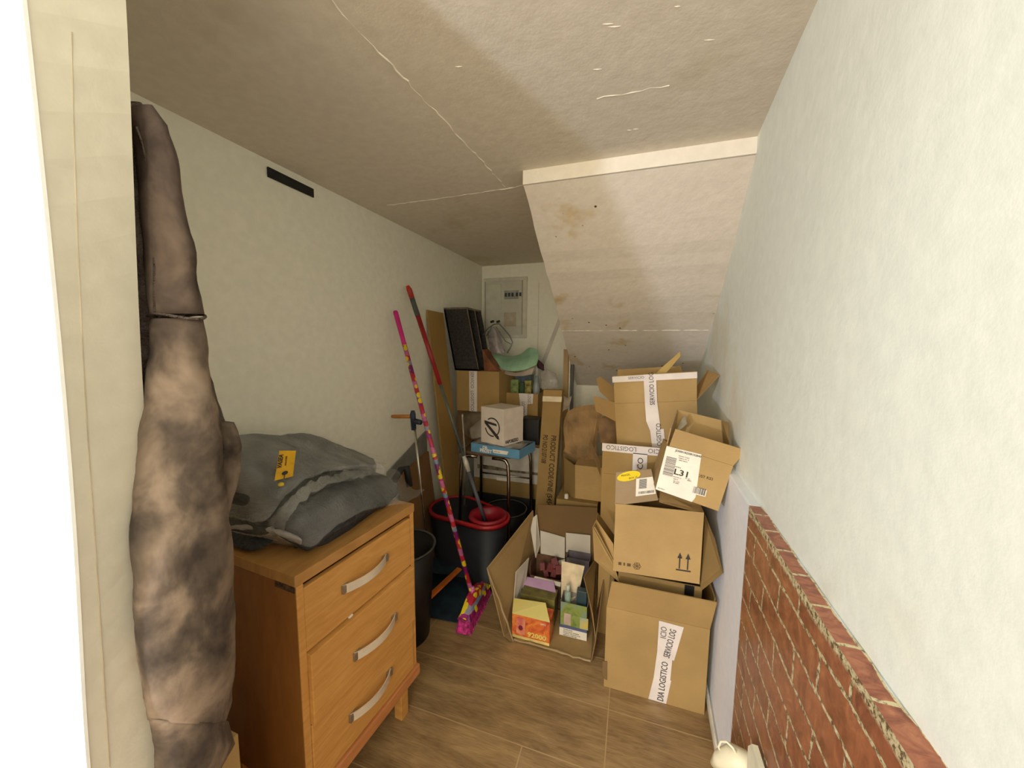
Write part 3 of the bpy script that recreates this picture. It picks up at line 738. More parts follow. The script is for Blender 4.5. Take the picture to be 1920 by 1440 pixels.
# --- D tilted label carton
Dp = {k: AY(*v) for k, v in dict(bl=(1229, 917, 1.455), br=(1337, 955, 1.455), tl=(1249, 834, 1.475), tr=(1359, 864, 1.475)).items()}
W_ = Dp['br'] - Dp['bl']; U_ = Dp['tl'] - Dp['bl']
wn = W_.normalized(); U_ = U_ - U_.dot(wn) * wn; dn_ = (-(U_.cross(W_))).normalized(); 
if dn_.y < 0: dn_ = -dn_
W_ = wn * .222
print('D size', W_.length, U_.length, W_, U_)
DT, fdd = carton('cardboard_carton', 'small open carton tipped askew with a large white shipping label on its front', Dp['bl'], W_, dn_ * .215, U_, .004, CB3,
                 flaps=(('front', .070, 14, (.0, -.020)),))
MB().prism([AY(1263, 826, 1.63), AY(1271, 768, 1.65), AY(1352, 788, 1.65), AY(1356, 850, 1.63)], (0, .004, 0)).build('flap', CB3, DT)
MB().prism([AY(1259, 803, 1.47), AY(1271, 768, 1.648), AY(1266, 830, 1.63), AY(1252, 832, 1.49)], (-.004, 0, 0)).build('flap', cardboard((186, 152, 104), 21), DT)
MB().prism([AY(1353, 788, 1.648), AY(1366, 793, 1.60), AY(1367, 832, 1.50), AY(1356, 848, 1.60)], (.002, .003, 0)).build('flap', CB2, DT)
un_ = U_.normalized(); nf = wn.cross(un_)
if nf.y > 0: nf = -nf
def ond(px, py, off=.0012):
    r = ray(px, py); o_ = V((0, 0, H)); t = (Dp['bl'] - o_).dot(nf) / r.dot(nf); return o_ + r * t + nf * off
lbl = MB().prism([ond(*p) for p in ((1250, 836), (1315, 852), (1304, 932), (1297, 941), (1229, 917))], nf * .001).build('shipping_label', M_PAPER, DT)
lbl['label'] = 'large white shipping label'
lx = (ond(1315, 852) - ond(1250, 836)).normalized(); ly = (ond(1250, 836) - ond(1229, 917)); ly = (ly - ly.dot(lx) * lx).normalized()
text('L31', .030, ond(1262, 888, .0025), lx, ly, M_INK, lbl, sx=1.25, bold=.0006)
text('JD000182508102840', .0105, ond(1266, 846, .0025), lx, ly, M_INK, lbl, bold=.0002)
for (px, py, s_) in ((1272, 855, 'Almacen Central'), (1272, 859, 'Poligono Ind. 14'), (1272, 863, '28850 Madrid'), (1264, 875, 'ORDER #'), (1262, 894, 'BULTOS 1/1'), (1284, 897, '541 021'), (1262, 898, '060919'), (1288, 901, '08/091'), (1262, 902, '48.12 KG'), (1262, 905, 'ES 60811')):
    text(s_, .0055, ond(px, py, .0025), lx, ly, M_INKP, lbl, bold=.0001)
text('0801000012', .005, ond(1233, 915, .0025), lx, ly, M_INK, lbl)
bm = MB()
for i in range(26):
    p = ond(1242, 889, .0025) + ly * (.0028 * i); bm.box(p, lx * .036, ly * (.0008 + .0012 * R.random()), nf * .0006)
bm.build('barcode', M_INKP, lbl)
l2 = MB().prism([ond(*p, .0028) for p in ((1299, 911), (1325, 919), (1322, 931), (1297, 925))], nf * .0008).build('barcode_label', M_PAPER, DT)
bm = MB()
for i in range(15):
    p = ond(1298, 923, .004) + lx * (.0028 * i); bm.box(p, lx * (.0008 + .0014 * R.random()), ly * .024, nf * .0006)
bm.build('barcode', M_INK, l2)
text('C/ST R23', .014, ond(1306, 893, .0015), lx, ly, M_INKB, DT)
# packing paper inside
pr_ = MB(); c_ = Dp['bl'] + U_ * .93 + W_ * .36 + dn_ * .07
rows = [[c_ + W_ * (.14 * i - .15) + dn_ * (.035 * j) + un_ * (R.uniform(-.01, .018)) for i in range(4)] for j in range(4)]
tag(cloth(rows, .001, 4, .012, 30, 3).build('packing_paper', plain((196, 180, 150), .8, 0, .1), smooth=True), 'crumpled cream packing paper inside the small labelled carton', 'paper')
MB().prism([AY(1277, 805, 1.56), AY(1288, 795, 1.57), AY(1285, 778, 1.60), AY(1279, 785, 1.60), AY(1268, 808, 1.55)], (.001, .003, 0)).build('inner_flap', plain((150, 140, 118), .7), DT)

# --- E tall carton behind
E0 = V((-.125, 1.79, 0))
E_, fe = carton('cardboard_carton', 'tall carton behind the arrow carton, its raised front flap edged with white tape', E0, RT * .40, FW * .40, UP * .836, .005, CB,
                flaps=(('front', .150, 2, (0, 0)), ('right', .10, -85, (.02, .02)), ('left', .10, -85, (.02, .02))))
fp = V((E0.x, E0.y - .0035, .836))
tt_ = plate('packing_tape', fp - FW * .004, RT, UP, (-.002, .114, .40, .152), M_TAPE, E_)
tt_['label'] = 'white printed packing tape'
text('SERVICIO', .030, fp + V((.33, -.008, .145)), -RT, -UP, M_INKP, tt_)
text('LOGISTICO', .030, fp + V((.155, -.008, .145)), -RT, -UP, M_INKP, tt_, sx=.9)
t2 = plate('packing_tape', fp - FW * .004, RT, UP, (.140, -.10, .204, .118), M_TAPE, E_)
t2['label'] = 'white printed packing tape'
text('LOGISTICO', .036, fp + V((.186, -.008, -.095)), UP, -RT, M_INK, t2, sx=1.05)
# --- F top carton
ro = math.radians(5.2); wF = V((math.cos(ro), .02, math.sin(ro))).normalized(); uF = V((-math.sin(ro), 0, math.cos(ro)))
F0 = V((-.052, 1.885, .846))
F_, ff = carton('cardboard_carton', 'topmost open carton under the stair soffit with a white taped seam down its front', F0, wF * .372, FW * .30, uF * .322, .005, CB3,
                flaps=(('front', .138, 4, (0.003, -.004)), ('back', .15, 3, (.01, .03)), ))
FM = cardboard((170, 134, 82), 9)
FR_ = F0 + uF * .322 + wF * .372
MB().prism([FR_ + FW * .01, FR_ + FW * .20, AY(1328, 694, 2.05), AY(1349, 704, 1.93)], (-.003, .003, 0)).build('flap', FM, F_)
MB().prism([AY(1155, 762, 1.90), AY(1155, 729, 2.0), AY(1126, 707, 2.02), AY(1118, 709, 2.0), AY(1124, 734, 1.93)], (.002, .004, 0)).build('flap', FM, F_)
MB().prism([AY(1154, 790, 1.89), AY(1154, 755, 1.89), AY(1113, 742, 1.93), AY(1117, 771, 1.93)], (.0, .004, 0)).build('flap', FM, F_)
FT = F0 + uF * .322; fnn = V((0, -1, 0))
def fp2(a, b, o=.003): return FT + wF * a + uF * b + fnn * (o + .0035)
tf = MB().prism([fp2(.142, 0), fp2(.198, 0), fp2(.206, -.10), fp2(.207, -.13), fp2(.222, -.13), fp2(.226, -.235), fp2(.166, -.235), fp2(.160, -.14), fp2(.144, -.09)], fnn * .001).build('packing_tape', M_TAPE, F_)
ca, sa = math.cos(math.radians(4)), math.sin(math.radians(4))
fu = (uF * ca + fnn * sa); fpn = (fnn * ca - uF * sa); FB = FT + fnn * .0058
tf2 = MB().box(FB + wF * .142 + fpn * .002, wF * .056, fu * .138, fpn * .001).build('packing_tape', M_TAPE, F_)
tf3 = MB().box(FB - wF * .003 + fu * .108 + fpn * .0035, wF * .378, fu * .029, fpn * .001).build('packing_tape', M_TAPE, F_)
for k_ in (tf, tf2, tf3): k_['label'] = 'white printed packing tape'
text('SERVICIO LOG', .030, FB + wF * .186 + fpn * .0052 - fu * .012, fu, -wF, M_INK, tf2, sx=.82)
text('LOGISTICO', .030, fp2(.208, -.225, .0055), uF, -wF, M_INK, tf, sx=.80)
text('SERVICIO', .018, FB + wF * .07 + fu * .120 + fpn * .0055, wF, fu, M_INKP, tf3)
sp = MB().prism([AY(1225, 706, 1.95), AY(1245, 704, 1.95), AY(1276, 668, 2.0), AY(1275, 659, 2.02), AY(1263, 670, 2.0), AY(1240, 690, 1.97)], (.002, .006, 0)).build('flap', cardboard((190, 158, 92), 11), F_)

# --- G crumpled brown paper, H small carton, I carton behind the display carton
rows = [[AY(1064, 772, 2.35), AY(1085, 762, 2.36), AY(1118, 760, 2.36), AY(1130, 772, 2.34)],
        [AY(1056, 800, 2.30), AY(1085, 800, 2.26), AY(1112, 800, 2.27), AY(1122, 805, 2.30)],
        [AY(1060, 835, 2.28), AY(1082, 838, 2.22), AY(1104, 840, 2.24), AY(1118, 845, 2.28)],
        [AY(1055, 850, 2.30), AY(1080, 862, 2.24), AY(1104, 872, 2.24), AY(1120, 878, 2.28)],
        [AY(1058, 868, 2.32), AY(1082, 874, 2.28), AY(1104, 880, 2.28), AY(1122, 884, 2.30)]]
M_KR = plain((156, 122, 80), .85, 0, .12, 9, .3)
tag(cloth(rows, .02, 3, .018, 13, 2, V((0, 1, 0)), V((0, -1, 0))).build('kraft_paper', M_KR), 'crumpled brown kraft paper bundle above the small plain carton at the back', 'paper')
rows = [[AY(1120, 785, 1.98), AY(1140, 780, 1.98), AY(1160, 782, 1.99)], [AY(1122, 808, 1.96), AY(1142, 806, 1.93), AY(1162, 810, 1.97)], [AY(1126, 832, 1.95), AY(1145, 832, 1.94), AY(1162, 834, 1.97)]]
tag(cloth(rows, .05, 7, .014, 16, 6, V((0, 1, 0)), V((0, -1, 0))).build('kraft_paper', plain((128, 96, 62), .85, 0, .15, 9, .3), smooth=True), 'dark crumpled kraft paper poking out left of the topmost carton', 'paper')
a = AY(1078, 873, 2.12); b_ = AY(1126, 874, 2.12); z0 = AY(1100, 937, 2.12).z
Hc, fh = carton('cardboard_carton', 'small plain carton beside the tall leaning carton, kraft paper above it', (a.x, 2.12, z0), RT * .22, FW * .25, UP * (a.z - z0), .004, CB3, closed=True)
MB().prism([AY(1058, 858, 2.2), AY(1078, 873, 2.115), AY(1078, 937, 2.115), AY(1058, 930, 2.2)], (0, .004, 0)).build('side_flap', CB2, Hc)
MB().prism([AY(1103, 832, 2.05), AY(1108, 826, 2.05), AY(1126, 868, 2.0), AY(1126, 893, 2.0)], (0, .003, 0)).build('raised_flap', CBD, Hc)
# support carton under H
a = AY(1043, 938, 2.08); b_ = AY(1124, 941, 2.08)
Ic, fi = carton('cardboard_carton', 'brown carton supporting the small plain carton, behind the open display carton', (a.x, 2.08, 0), RT * (b_.x - a.x - .01), FW * .30, UP * (z0 - .006), .004, CB2, closed=True)
tag(MB().lathe(AY(1062, 934, 2.10) , [(.0001, 0), (.012, 0), (.012, .018), (.009, .026), (.0001, .026)], 16).build('bottle_cap', plain((220, 210, 200), .5)), 'tiny white cap on the edge of the brown carton', 'cap')

# --- T tall narrow carton
tl_, tr_, bl_, br_ = AY(1019, 731, 2.4), AY(1054, 732, 2.4), AY(1000, 1006, 2.30), AY(1036, 1000, 2.30)
Wt = tr_ - tl_; dn = (bl_ - tl_); bl0 = tl_ + dn * (tl_.z / (tl_.z - bl_.z)); 
Tr = thing('tall_narrow_carton', 'tall narrow brown carton printed with a product code, leaning upright beside the stool', 'box', bl0)
dd = V((0, .07, 0))
MB().box(bl0, Wt, dd, tl_ - bl0).build('carton_body', CB, Tr, bevel=.002)
ut = (bl0 - tl_).normalized(); vt = Wt.normalized(); nt = V((0, -1, 0))
text('PRODUCT CODE:VINE (5454', .048, tl_ + Wt * .60 + ut * .30 + nt * .003, ut, vt, M_INKB, Tr, sx=.78, bold=.0008)
text('PO NO:2107108', .046, tl_ + Wt * .16 + ut * .30 + nt * .003, ut, vt, M_INKB, Tr, sx=.60, bold=.0008)
MB().box(tl_ + ut * .042 + nt * .002 - vt * .001, Wt * 1.02, ut * .035, nt * .001).build('packing_tape', plain((222, 204, 168), .5), Tr)['label'] = 'cream tape band'

# ================================================================== DISPLAY CARTON on the floor
DC = thing('display_carton', 'large torn carton open at the front on the floor, holding small colourful boxes', 'box', (-.33, 1.8, 0))
MCi = cardboard((168, 136, 88), 12)
fl_, fr_, brr, bll = V((-.505, 1.60, .003)), V((-.132, 1.592, .003)), V((-.155, 2.03, .003)), V((-.50, 2.03, .003))
MB().prism([fl_, fr_, brr, bll], UP * .006).build('base_panel', MCi, DC)
lw_ = [AY(946, 1208, 1.60), AY(914, 1066, 1.60), AY(999, 952, 1.98), AY(1012, 1010, 2.02)]; lw_[0].z = .006
MB().prism([lw_[0], AZ(958, 1204, .006), V((-.50, 2.02, .006)), AY(1000, 957, 2.0), AY(914, 1066, 1.585)], (-.005, 0, 0)).build('side_wall', MCi, DC)
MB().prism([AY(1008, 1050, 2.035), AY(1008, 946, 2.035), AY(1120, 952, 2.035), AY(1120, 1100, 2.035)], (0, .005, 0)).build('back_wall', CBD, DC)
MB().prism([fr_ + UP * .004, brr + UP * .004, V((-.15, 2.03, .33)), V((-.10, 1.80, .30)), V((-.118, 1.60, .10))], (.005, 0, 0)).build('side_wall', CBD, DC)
MB().prism([V((-.118, 1.62, .10)), V((-.15, 1.97, .30)), AY(1094, 1082, 1.74), AY(1110, 1150, 1.62)], (.004, 0, 0)).build('side_flap', CB2, DC)
MB().tube([fl_.lerp(fr_, i / 14) + V((0, -.003, R.uniform(.002, .012))) for i in range(15)], [R.uniform(.003, .006) for _ in range(15)], 6).build('frayed_edge', cardboard((178, 152, 112), 13), DC)
MB().tube([V((-.507, 1.597, .0)).lerp(AY(914, 1066, 1.585), i / 12) + V((R.uniform(-.003, .003), 0, 0)) for i in range(13)], [R.uniform(.003, .006) for _ in range(13)], 6).build('frayed_edge', cardboard((178, 152, 112), 14), DC)
def sbox(name, label, q, dp, mats, parent=None, lid=None):
    """small box from front-face pixels: q = (bl, br, tl) at depth y"""
    (bl, br, tl, y) = q; a, b, c = AY(*bl, y), AY(*br, y), AY(*tl, y)
    return a, b, c
# red orange printed box
def pmat(name, stops, sc=18):
    t = NT(name); n = t.noise(t.coord(), sc, 4, .6, 1.); t.col(t.ramp(n, stops)); t.rough(.35, 0, .5); return t.m
bb_ = thing('small_printed_box', 'orange and red printed box with pale yellow lid, at the display carton front', 'box', (-.45, 1.62, .009), 'small product boxes in the display carton')
zf = .012
a = AY(960, 1200, 1.612); a.z = zf; wv = V((.222, .006, 0)) ; wv = AY(1030, 1215, 1.612) - AY(960, 1200, 1.612); wv.z = 0
hz = AY(960, 1150, 1.612).z - zf
MB().box(a, wv, FW * .095, UP * hz).build('box_body', pmat('orange_print', [(.3, (150, 44, 52)), (.45, (214, 92, 42)), (.6, (232, 140, 60)), (.75, (190, 60, 80))], 16), bb_, bevel=.001)
wn_ = wv.normalized()
MB().prism([a + UP * (hz + .001), a + wv + UP * (hz + .001), AY(1023, 1131, 1.70), AY(963, 1122, 1.70)], UP * .002).build('lid', pmat('yellow_lid', [(.3, (236, 214, 110)), (.7, (244, 230, 150))], 3), bb_)
nb = V((0, -1, 0))
text('92000', .034, a + wv * .42 + UP * .022 + nb * .002, wn_, UP, plain((246, 214, 110), .5), bb_, bold=.001, sx=1.1)
MB().box(a + nb * .002, wv, UP * .014, nb * .001).build('base_stripe', plain((232, 204, 120), .5), bb_)
dv = MB(); p0 = a + wv * .12 + nb * .001 + UP * .024
dv.box(p0, wn_ * .045, UP * .085, nb * .002); dv.build('printed_device', pmat('dev', [(.3, (200, 50, 80)), (.7, (240, 190, 120))], 9), bb_)
MB().prism([p0 + wn_ * .022 + (wn_ * math.cos(t) * .012 + UP * (math.sin(t) * .014 + .034)) + nb * .0022 for t in [math.pi * i / 4 for i in range(8)]], nb * .0008).build('printed_emblem', plain((120, 20, 40), .5), bb_)
text('20PCS', .010, a + wv * .76 + UP * (hz * .82) + nb * .002, wn_, UP, M_PAPER, bb_)
# purple/olive box
b2 = thing('small_printed_box', 'olive box with a lilac lid behind the orange printed box', 'box', (-.45, 1.75, .009), 'small product boxes in the display carton')
a2 = AY(976, 1112, 1.745); w2 = AY(1040, 1128, 1.745) - a2; w2.z = 0; z2 = a2.z; a2.z = zf
MB().box(a2, w2, FW * .09, UP * (z2 - zf)).build('box_body', plain((112, 104, 52), .5, 0, .15, 20), b2, bevel=.001)
MB().prism([AY(980, 1104, 1.80), AY(1043, 1117, 1.80), AY(1038, 1092, 1.86), AY(986, 1083, 1.86)], UP * .006).build('lid', plain((190, 150, 190), .5, 0, .04), b2)
MB().prism([AY(978, 1104, 1.79), AY(1044, 1117, 1.79), AY(1044, 1124, 1.79), AY(978, 1110, 1.79)], (0, -.002, 0)).build('lid_edge', plain((60, 26, 44), .6), b2)
MB().prism([AY(962, 1150, 1.72), AY(968, 1072, 1.72), AY(992, 1046, 1.83), AY(984, 1106, 1.84)], (-.003, 0, 0)).build('side_flap', M_WHITEC, b2)
# tray of red packs
b3 = thing('display_tray', 'dark card tray with raised white flaps holding red packets inside the display carton', 'tray', (-.43, 1.9, .009))
a3 = AY(992, 1085, 1.86); a3 = V((a3.x, 1.87, zf)); w3 = AY(1052, 1096, 1.87).x - a3.x
zt3 = AY(1004, 1080, 1.87).z
m = MB().box(a3, (w3, 0, 0), (0, .14, 0), (0, 0, .004)); m.box(a3, (w3, 0, 0), (0, .003, 0), (0, 0, zt3 - zf)); m.box(a3, (.003, 0, 0), (0, .14, 0), (0, 0, zt3 + .06)); m.box(a3 + V((w3 - .003, 0, 0)), (.003, 0, 0), (0, .14, 0), (0, 0, zt3))
m.box(a3 + V((0, .137, 0)), (w3, 0, 0), (0, .003, 0), (0, 0, zt3 + .04)); m.build('tray_body', plain((92, 62, 44), .7, 0, .2), b3)
MB().prism([AY(1003, 1080, 1.866), AY(1052, 1092, 1.866), AY(1051, 1100, 1.866), AY(1000, 1086, 1.866)], (0, -.002, 0)).build('front_lip', M_WHITEC, b3)
MB().prism([AY(1014, 1050, 2.01), AY(1013, 995, 2.02), AY(1032, 1000, 2.02), AY(1059, 1008, 2.02), AY(1059, 1070, 2.0)], (0, .003, 0)).build('back_flap', M_WHITEC, b3)
MB().prism([AY(1005, 1046, 1.93), AY(993, 977, 1.98), AY(1007, 965, 2.01), AY(1013, 1022, 2.0)], (-.003, 0, 0)).build('side_flap', M_WHITEC, b3)
MRP = plain((104, 22, 27), .6, 0, .2, 25)
for i, (px, py, rz, s_) in enumerate(((1017, 1062, .2, 1), (1031, 1063, -.3, 1.2), (1041, 1055, .5, 1.3), (1047, 1068, .1, 1.2), (1038, 1074, -.2, 1.1), (1024, 1075, .4, 1.))):
    c_ = AY(px, py, 1.93 + .012 * (i % 3)); u_ = V((math.cos(rz), .3, math.sin(rz))).normalized(); v_ = V((-math.sin(rz), .5, math.cos(rz))).normalized(); n_ = u_.cross(v_)
    k = MB().box(c_ - u_ * .014 * s_ - v_ * .02 * s_, u_ * .028 * s_, v_ * .04 * s_, n_ * .014)
    lbs = ['small dark red packet at the left end of the card tray', 'red packet tilted left in the middle of the card tray', 'red packet standing highest in the card tray', 'red packet at the right end of the card tray', 'red packet lying low at the front of the card tray', 'red packet low at the front left of the card tray']
    tag(k.build('red_packet', MRP, bevel=.002), lbs[i], 'packet', 'red packets in the card tray')
# right-back box with white flap
b4 = thing('small_open_box', 'white lined open box with raised flap at the back right of the display carton', 'box', (-.25, 1.93, .009), 'small product boxes in the display carton')
a4 = AY(1061, 1045, 1.93); w4 = AY(1106, 1045, 1.93).x - a4.x; z4 = a4.z
m = MB().box((a4.x, 1.93, zf), (w4, 0, 0), (0, .003, 0), (0, 0, z4 - zf)); m.box((a4.x, 2.01, zf), (w4, 0, 0), (0, .003, 0), (0, 0, z4 - zf)); m.box((a4.x, 1.93, zf), (.003, 0, 0), (0, .08, 0), (0, 0, z4 - zf)); m.box((a4.x + w4 - .003, 1.93, zf), (.003, 0, 0), (0, .08, 0), (0, 0, z4 - zf))
m.build('box_body', plain((112, 104, 112), .6), b4)
MB().prism([AY(1061, 1035, 2.015), AY(1061, 999, 2.015), AY(1107, 1004, 2.015), AY(1107, 1038, 2.015)], (0, .003, 0)).build('back_flap', M_WHITEC, b4)
# green/blue box with bottle
b5 = thing('small_open_box', 'green and blue open box with tall white flap, at right of the display carton', 'box', (-.22, 1.7, .009), 'small product boxes in the display carton')
a5 = AY(1049, 1180, 1.70); w5 = AY(1108, 1193, 1.70) - a5; a5 = V((a5.x, 1.70, zf)); w5 = V((w5.x - .02, 0, 0)); h5 = AY(1052, 1128, 1.70).z - zf
MB().box(a5, w5, FW * .003, UP * h5).build('front_panel', pmat('green_print', [(.3, (84, 112, 70)), (.5, (132, 150, 60)), (.7, (120, 140, 150))], 20), b5)
m = MB().box(a5, V((.003, 0, 0)), FW * .09, UP * h5); m.box(a5 + w5 - V((.003, 0, 0)), V((.003, 0, 0)), FW * .09, UP * h5); m.box(a5 + FW * .088, w5, FW * .003, UP * h5); m.box(a5, w5, FW * .09, UP * .003)
m.build('box_body', plain((150, 140, 132), .6), b5)
w5n = RT
pl_ = MB().box(a5 + V((0, -.0015, 0)), w5, V((0, -.001, 0)), UP * .042).build('warning_label', M_PAPER, b5)
for i, s_ in enumerate(('WARNING:', 'this product contains', 'nicotine. Nicotine is an', 'addictive chemical.')): text(s_, .009, a5 + V((.02, -.003, .032 - i * .0095)), RT, UP, M_INK, pl_)
MB().box(a5 + V((0, -.0015, .042)), w5, V((0, -.001, 0)), UP * .014).build('printed_stripe', plain((84, 92, 140), .5), b5)
MB().box(a5 + V((.10, -.0015, .058)), RT * .04, V((0, -.001, 0)), UP * .06).build('printed_device', pmat('dev2', [(.3, (226, 190, 40)), (.7, (96, 170, 190))], 12), b5)
MB().box(a5 + V((.022, -.0015, .062)), RT * .034, V((0, -.001, 0)), UP * .06).build('printed_device', plain((196, 170, 156), .5), b5)
MB().prism([AY(1052, 1120, 1.79), AY(1053, 1052, 1.80), AY(1096, 1062, 1.80), AY(1085, 1112, 1.79), AY(1072, 1128, 1.785)], (0, .003, 0)).build('back_flap', plain((228, 208, 172), .6), b5)
bt = thing('small_bottle', 'small pale green bottle standing in the green and blue printed box', 'bottle', AY(1065, 1125, 1.745))
bz = V((AY(1065, 1110, 1.745).x, 1.745, zf + .004)); zt5 = AY(1065, 1098, 1.745).z
MB().lathe(bz, [(.0001, 0), (.016, 0), (.016, zt5 - zf - .04), (.008, zt5 - zf - .03), (.0001, zt5 - zf - .03)], 20).build('bottle_body', plain((150, 176, 160), .3), bt, smooth=True)
MB().lathe(bz, [(.0001, zt5 - zf - .029), (.011, zt5 - zf - .029), (.009, zt5 - zf), (.0001, zt5 - zf)], 16).build('cap', plain((206, 214, 200), .4), bt, smooth=True)
c_ = V((AY(1090, 1110, 1.745).x - .022, 1.735, zf + .004))
tag(MB().bb(c_.x, c_.y, c_.z, c_.x + .05, c_.y + .035, zt5 - .01).build('small_carton', plain((46, 66, 74), .4, 0, .2), bevel=.002), 'dark teal pack beside the small bottle in the green printed box', 'pack')

# ================================================================== BROOM, MOP, DUSTPAN, BUCKET, BINS
def floral():
    t = NT('floral_print'); c = t.n('ShaderNodeTexCoord'); sc_ = t.n('ShaderNodeMapping'); sc_.inputs['Scale'].default_value = (1, 1, .75); t.l(c.outputs['Object'], sc_.inputs[0])
    v = t.n('ShaderNodeTexVoronoi'); v.inputs['Scale'].default_value = 34; t.l(sc_.outputs[0], v.inputs['Vector'])
    s = t.n('ShaderNodeSeparateColor'); t.l(v.outputs['Color'], s.inputs[0])
    z = t.n('ShaderNodeSeparateXYZ'); t.l(c.outputs['Object'], z.inputs[0])
    mm_ = t.n('ShaderNodeMath', operation='MULTIPLY'); mm_.inputs[1].default_value = 5.6; t.l(z.outputs[2], mm_.inputs[0])
    fr = t.n('ShaderNodeMath', operation='FRACT'); t.l(mm_.outputs[0], fr.inputs[0])
    base = t.ramp(fr.outputs[0], [(0, (178, 40, 40)), (.24, (196, 30, 30)), (.25, (120, 20, 90)), (.48, (120, 20, 90)), (.50, (112, 170, 196)), (.62, (112, 170, 196)), (.63, (190, 36, 44)), (.78, (190, 36, 44)), (.79, (214, 120, 170)), (1, (214, 120, 170))], 'CONSTANT')
    base = t.mix(.35, base, t.ramp(s.outputs[0], [(0, (196, 30, 60)), (.4, (210, 60, 150)), (.7, (112, 20, 90))], 'CONSTANT'))
    v2 = t.n('ShaderNodeTexVoronoi'); v2.inputs['Scale'].default_value = 24; t.l(c.outputs['Object'], v2.inputs['Vector'])
    d = t.ramp(v2.outputs['Distance'], [(.0, (1, 1, 1, 1)), (.34, (1, 1, 1, 1)), (.38, (0, 0, 0, 1))])
    t.col(t.mix(d, base, (244, 214, 30))); t.rough(.4); return t.m
M_PINK = plain((206, 30, 124), .45, 0, .06); MFL = floral()
b_top, b_bot = AY(741, 583, 1.74), AZ(885, 1112, .10)
b_bot = AY(884, 1110, 1.70); 
br_ = thing('broom', 'floral printed broom with pink grip and pink bristle head, leaning to the left wall', 'broom', (b_bot.x, b_bot.y, 0))
b_top = AX(741, 583, -1.28); bt_ = b_bot
# grip section
g1 = b_top.lerp(bt_, .125)
MB().tube([b_top, b_top.lerp(g1, .04), g1.lerp(b_top, .1), g1], [.0105, .0135, .0125, .0135], 16).build('grip', M_PINK, br_, smooth=True)
MB().tube([g1, bt_], .0125, 16).build('handle', MFL, br_, smooth=True)
# head: arc of bristles, seen from above-left
def hp(px, py, z): return AZ(px, py, z)
hA, hB = AZ(905, 1085, .06), AZ(862, 1160, .055)
hd = (hB - hA); hdn = V((hd.x, hd.y, 0)).normalized(); hs = V((hdn.y, -hdn.x, 0)); hc = (hA + hB) / 2
if hs.x > 0: hs = -hs
L2 = .145; m = MB(); vs = []; ns_ = 13
hc = V((bt_.x + .012, bt_.y + .012, 0)); L2 = .152
for i in range(ns_):
    t_ = -1 + 2 * i / (ns_ - 1); p = hc + hdn * L2 * t_; k = 1 - .55 * t_ * t_
    for (sx_, zz) in ((-.040, .07), (-.030, .115 * k + .016), (.016, .125 * k + .016), (.034, .065)): vs.append(p + hs * (-sx_ - .006) + UP * zz)
fs = [(i * 4 + j, i * 4 + (j + 1) % 4, (i + 1) * 4 + (j + 1) % 4, (i + 1) * 4 + j) for i in range(ns_ - 1) for j in range(4)] + [(0, 1, 2, 3), (ns_ * 4 - 1, ns_ * 4 - 2, ns_ * 4 - 3, ns_ * 4 - 4)]
m.add(vs, fs).build('head_block', MFL, br_, smooth=False, bevel=.004)
m = MB()
for i in range(46):
    for j in range(5):
        t_ = -1 + 2 * (i + R.random() * .6) / 46; p = hc + hdn * (L2 - .004) * t_ + hs * (-.022 + .010 * j)
        q_ = p + hdn * (.018 * t_) + hs * (.018 * (j - 2) / 2 + R.uniform(-.004, .004))
        m.tube([p + UP * .072, q_ + UP * .002], [.0022, .0028], 4)
vs = []
for i in range(21):
    t_ = -1 + 2 * i / 20; p = hc + hdn * (L2 + .006) * t_; e_ = .9 if abs(t_) < .96 else .6
    for (a_, z_) in ((-.034 * e_, .074), (.030 * e_, .074), (.044 * e_, .012), (-.046 * e_, .012)): vs.append(p + hs * a_ + hdn * (.012 * t_ if z_ < .03 else 0) + UP * (z_ + R.uniform(-.003, .003)))
m.add(vs, [(i * 4 + j, i * 4 + (j + 1) % 4, i * 4 + 4 + (j + 1) % 4, i * 4 + 4 + j) for i in range(20) for j in range(4)] + [(0, 1, 2, 3), (83, 82, 81, 80)])
ob = m.build('bristles', plain((184, 40, 118), .6, 0, .3, 60), br_)
MB().tube([bt_ + V((0, 0, .03)), bt_ - V((-.012, .005, .03))], [.016, .02], 14).build('socket', MFL, br_, smooth=True)

# mop
mh = AX(764, 536, -1.28); mb_ = AY(912, 985, 2.02)
mp_ = thing('mop', 'long red and grey mop handle standing in the red rimmed bucket', 'mop', (mb_.x, mb_.y, .3))
k1 = AX(765, 536, -1.28); pts_ = lambda f: k1.lerp(mb_, f)
MB().tube([k1 + V((0, -.005, .0)), pts_(.015), pts_(.05)], [.010, .0165, .015], 16).build('end_cap', plain((190, 44, 30), .4), mp_, smooth=True)
MB().tube([pts_(.05), pts_(.12)], [.0145, .0155], 16).build('grip_band', plain((74, 78, 76), .6), mp_, smooth=True)
MB().tube([pts_(.12), pts_(.40)], [.0145, .0135], 16).build('upper_pole', plain((150, 28, 34), .4), mp_, smooth=True)
MB().tube([pts_(.40), pts_(.70)], [.0085, .0085], 14).build('lower_pole', plain((86, 98, 96), .4, .3), mp_, smooth=True)
MB().tube([pts_(.70), pts_(.73), pts_(.765)], [.0105, .016, .0135], 14).build('joint', plain((196, 192, 176), .35, .2), mp_, smooth=True)
MB().tube([pts_(.765), pts_(1.)], [.012, .012], 14).build('lower_tube', plain((78, 76, 84), .5), mp_, smooth=True)
mhd = MB().lathe((mb_.x, mb_.y, mb_.z - .03), [(.0001, .0), (.05, .0), (.055, .012), (.03, .026), (.012, .05), (.0001, .05)], 20)
mhd.build('mop_head_plate', plain((60, 22, 26), .4), mp_, smooth=True)
m = MB()
